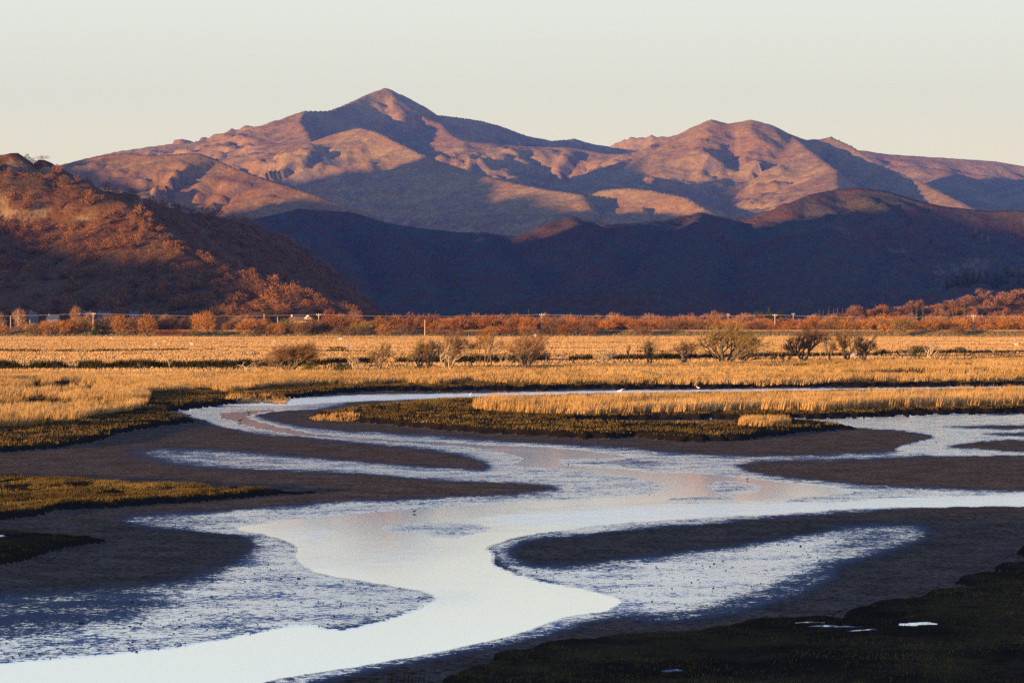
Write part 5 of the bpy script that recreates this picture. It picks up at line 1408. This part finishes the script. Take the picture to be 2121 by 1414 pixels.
def skin_mesh(name, verts, edges, radii, levels=1):
    """grow one continuous body over a stick figure, and keep the plain mesh"""
    me = bpy.data.meshes.new(name + '_sticks'); me.from_pydata(verts, edges, [])
    o = bpy.data.objects.new(name, me); COL.objects.link(o)
    md = o.modifiers.new('skin', 'SKIN')
    for i, sv in enumerate(me.skin_vertices[0].data):
        sv.radius = radii[i] if isinstance(radii[i], tuple) else (radii[i], radii[i]); sv.use_root = (i == 0)
    sb = o.modifiers.new('sub', 'SUBSURF'); sb.levels = levels; sb.render_levels = levels
    dg = bpy.context.evaluated_depsgraph_get()
    out = bpy.data.meshes.new_from_object(o.evaluated_get(dg))
    bpy.data.objects.remove(o); bpy.data.meshes.remove(me)
    out.name = name
    return out
sheep_v = [(-.15, 0, .68), (.35, 0, .70), (-.5, 0, .66), (.55, 0, .82), (.72, 0, .86), (.88, 0, .76), (.32, .12, .38), (.32, .13, .02), (.32, -.12, .38), (.32, -.13, .02), (-.42, .12, .38), (-.44, .13, .02), (-.42, -.12, .38), (-.44, -.13, .02), (-.62, 0, .5)]
sheep_e = [(0, 1), (0, 2), (1, 3), (3, 4), (4, 5), (1, 6), (6, 7), (1, 8), (8, 9), (2, 10), (10, 11), (2, 12), (12, 13), (2, 14)]
sheep_r = [.30, .28, .27, .17, .12, .07, .08, .05, .08, .05, .09, .05, .09, .05, .05]
sm_ = skin_mesh('sheep', sheep_v, sheep_e, sheep_r); sm_.materials.append(M['wool'])
gz_v = [v if i not in (3, 4, 5) else [(.58, 0, .55), (.70, 0, .32), (.82, 0, .12)][i - 3] for i, v in enumerate(sheep_v)]
sg_ = skin_mesh('sheep', gz_v, sheep_e, sheep_r); sg_.materials.append(M['wool'])
for i_, (px, py, rz, s_, graz, lab) in enumerate(((323, 717, .2, 1.1, 1, 'white sheep standing in the meadow below the brown hedge bushes'), (398, 717, 2.9, 1.1, 0, 'white sheep alone right of the middle of the left meadow'), (341, 709, .0, .9, 1, 'white sheep farther back below the red thickets'), (706, 705, 3.0, 1.3, 1, 'white sheep by the fence below the rust hedge right of the house'), (719, 719, .4, .9, 0, 'white sheep beside a dark rush patch in the meadow'), (231, 704, .1, 1.2, 1, 'white sheep lying low by the fence below the orange tree'), (569, 710, .2, 1.1, 1, 'white sheep in the meadow below the broad orange bush'), (1767, 741, .3, 1.3, 0, 'white sheep among the trunks of the alder row'), (2106, 719, 2.8, 1.2, 0, 'white sheep near the right edge of the meadow'), (2102, 707, .3, 1.1, 1, 'white sheep far back by the embankment near the right edge'), (1717, 701, .5, 1.0, 1, 'white sheep far back behind the alder row'))):
    p = gp(px, py, .6)
    o = bpy.data.objects.new('sheep', sg_ if graz else sm_); COL.objects.link(o)
    o.location = (p[0], p[1], float(meadow_z(p[0], p[1])) + .12); o.rotation_euler = (0, 0, rz); s_ *= .85; o.scale = (s_, s_, s_)
    tag(o, lab, 'sheep', 'sheep grazing the meadow')

bird_v = [(0, 0, .22), (.10, 0, .24), (-.12, 0, .20), (-.26, 0, .17), (.17, 0, .32), (.20, 0, .37), (.25, 0, .365), (.36, 0, .345), (.02, .035, .11), (.02, .035, 0), (.02, -.035, .11), (.02, -.035, 0)]
bird_e = [(0, 1), (0, 2), (2, 3), (1, 4), (4, 5), (5, 6), (6, 7), (0, 8), (8, 9), (0, 10), (10, 11)]
bird_r = [.085, .075, .06, .02, .035, .042, .02, .008, .014, .01, .014, .01]
bm_ = skin_mesh('wading_bird', bird_v, bird_e, bird_r)
def bird(px, py, mat, s_, rz, label):
    p = gp(px, py, .0)
    o = bpy.data.objects.new('wading_bird', bm_); COL.objects.link(o)
    if not bm_.materials: bm_.materials.append(M['darkbird'])
    o.material_slots[0].link = 'OBJECT'; o.material_slots[0].material = M[mat]
    o.location = (p[0], p[1], max(float(gz(p[0], p[1])), 0) - .01); o.rotation_euler = (0, 0, rz); o.scale = (s_, s_, s_)
    tag(o, label, 'bird', 'birds on the mud and water')
bird(497, 875, 'darkbird', .9, .3, 'dark wading bird standing in the calm creek bend')
bird(515, 857, 'darkbird', .8, 2.6, 'smaller dark wading bird farther up the creek bend')
bird(858, 1062, 'darkbird', .45, .2, 'tiny dark bird at the edge of the bright water')
bird(974, 818, 'whitebird', .7, .4, 'white bird resting in the bright far channel')
bird(1284, 814, 'whitebird', 1.3, .1, 'large pale bird on the far channel edge above the island reeds')
bird(1446, 806, 'whitebird', .9, 2.9, 'white bird standing by the far channel on the right')
bird(1548, 994, 'darkbird', .4, .6, 'tiny dark bird beside the pink reflecting pool')

# small clods and weed scattered over the flats
r = np.random.default_rng(91)
n = 2200
px = r.uniform(-100, 2220, n); py = r.uniform(900, 1400, n)
c = np.clip(((px - cols[0]) / 4.4).astype(int), 0, nc - 1); q_ = np.clip(((py - rows[0]) / 1.5).astype(int), 0, nr - 1)
m = (turf[q_, c] < .05) & (wet[q_, c] < 1.0) & (wet[q_, c] > .12)
px, py = px[m], py[m]
VV, FF, off = [], [], 0
for a, b in zip(px, py):
    D = H * F / (b - HY); x_ = (a - CX) * D / F
    V, Fc = [], []
    sz = r.uniform(.008, .024) * (2.0 if r.uniform() < .05 else 1)
    blob(V, Fc, (x_, D, .02), (sz * r.uniform(1, 2.2), sz * r.uniform(1, 2), sz * .7), n=5, m_=3)
    V = np.array(V) + r.normal(0, sz * .15, (len(V), 3))
    VV.append(V); FF.append(np.array(Fc) + off); off += len(V)
M['weed'] = plain('dark_weed', (.022, .018, .013), .8, .4, 9)
tag(link('mud_clods', mesh_np('mud_clods', np.concatenate(VV), np.concatenate(FF)), M['weed']), 'small dark clods and weed scattered over the wet mud', 'clods', kind='stuff')
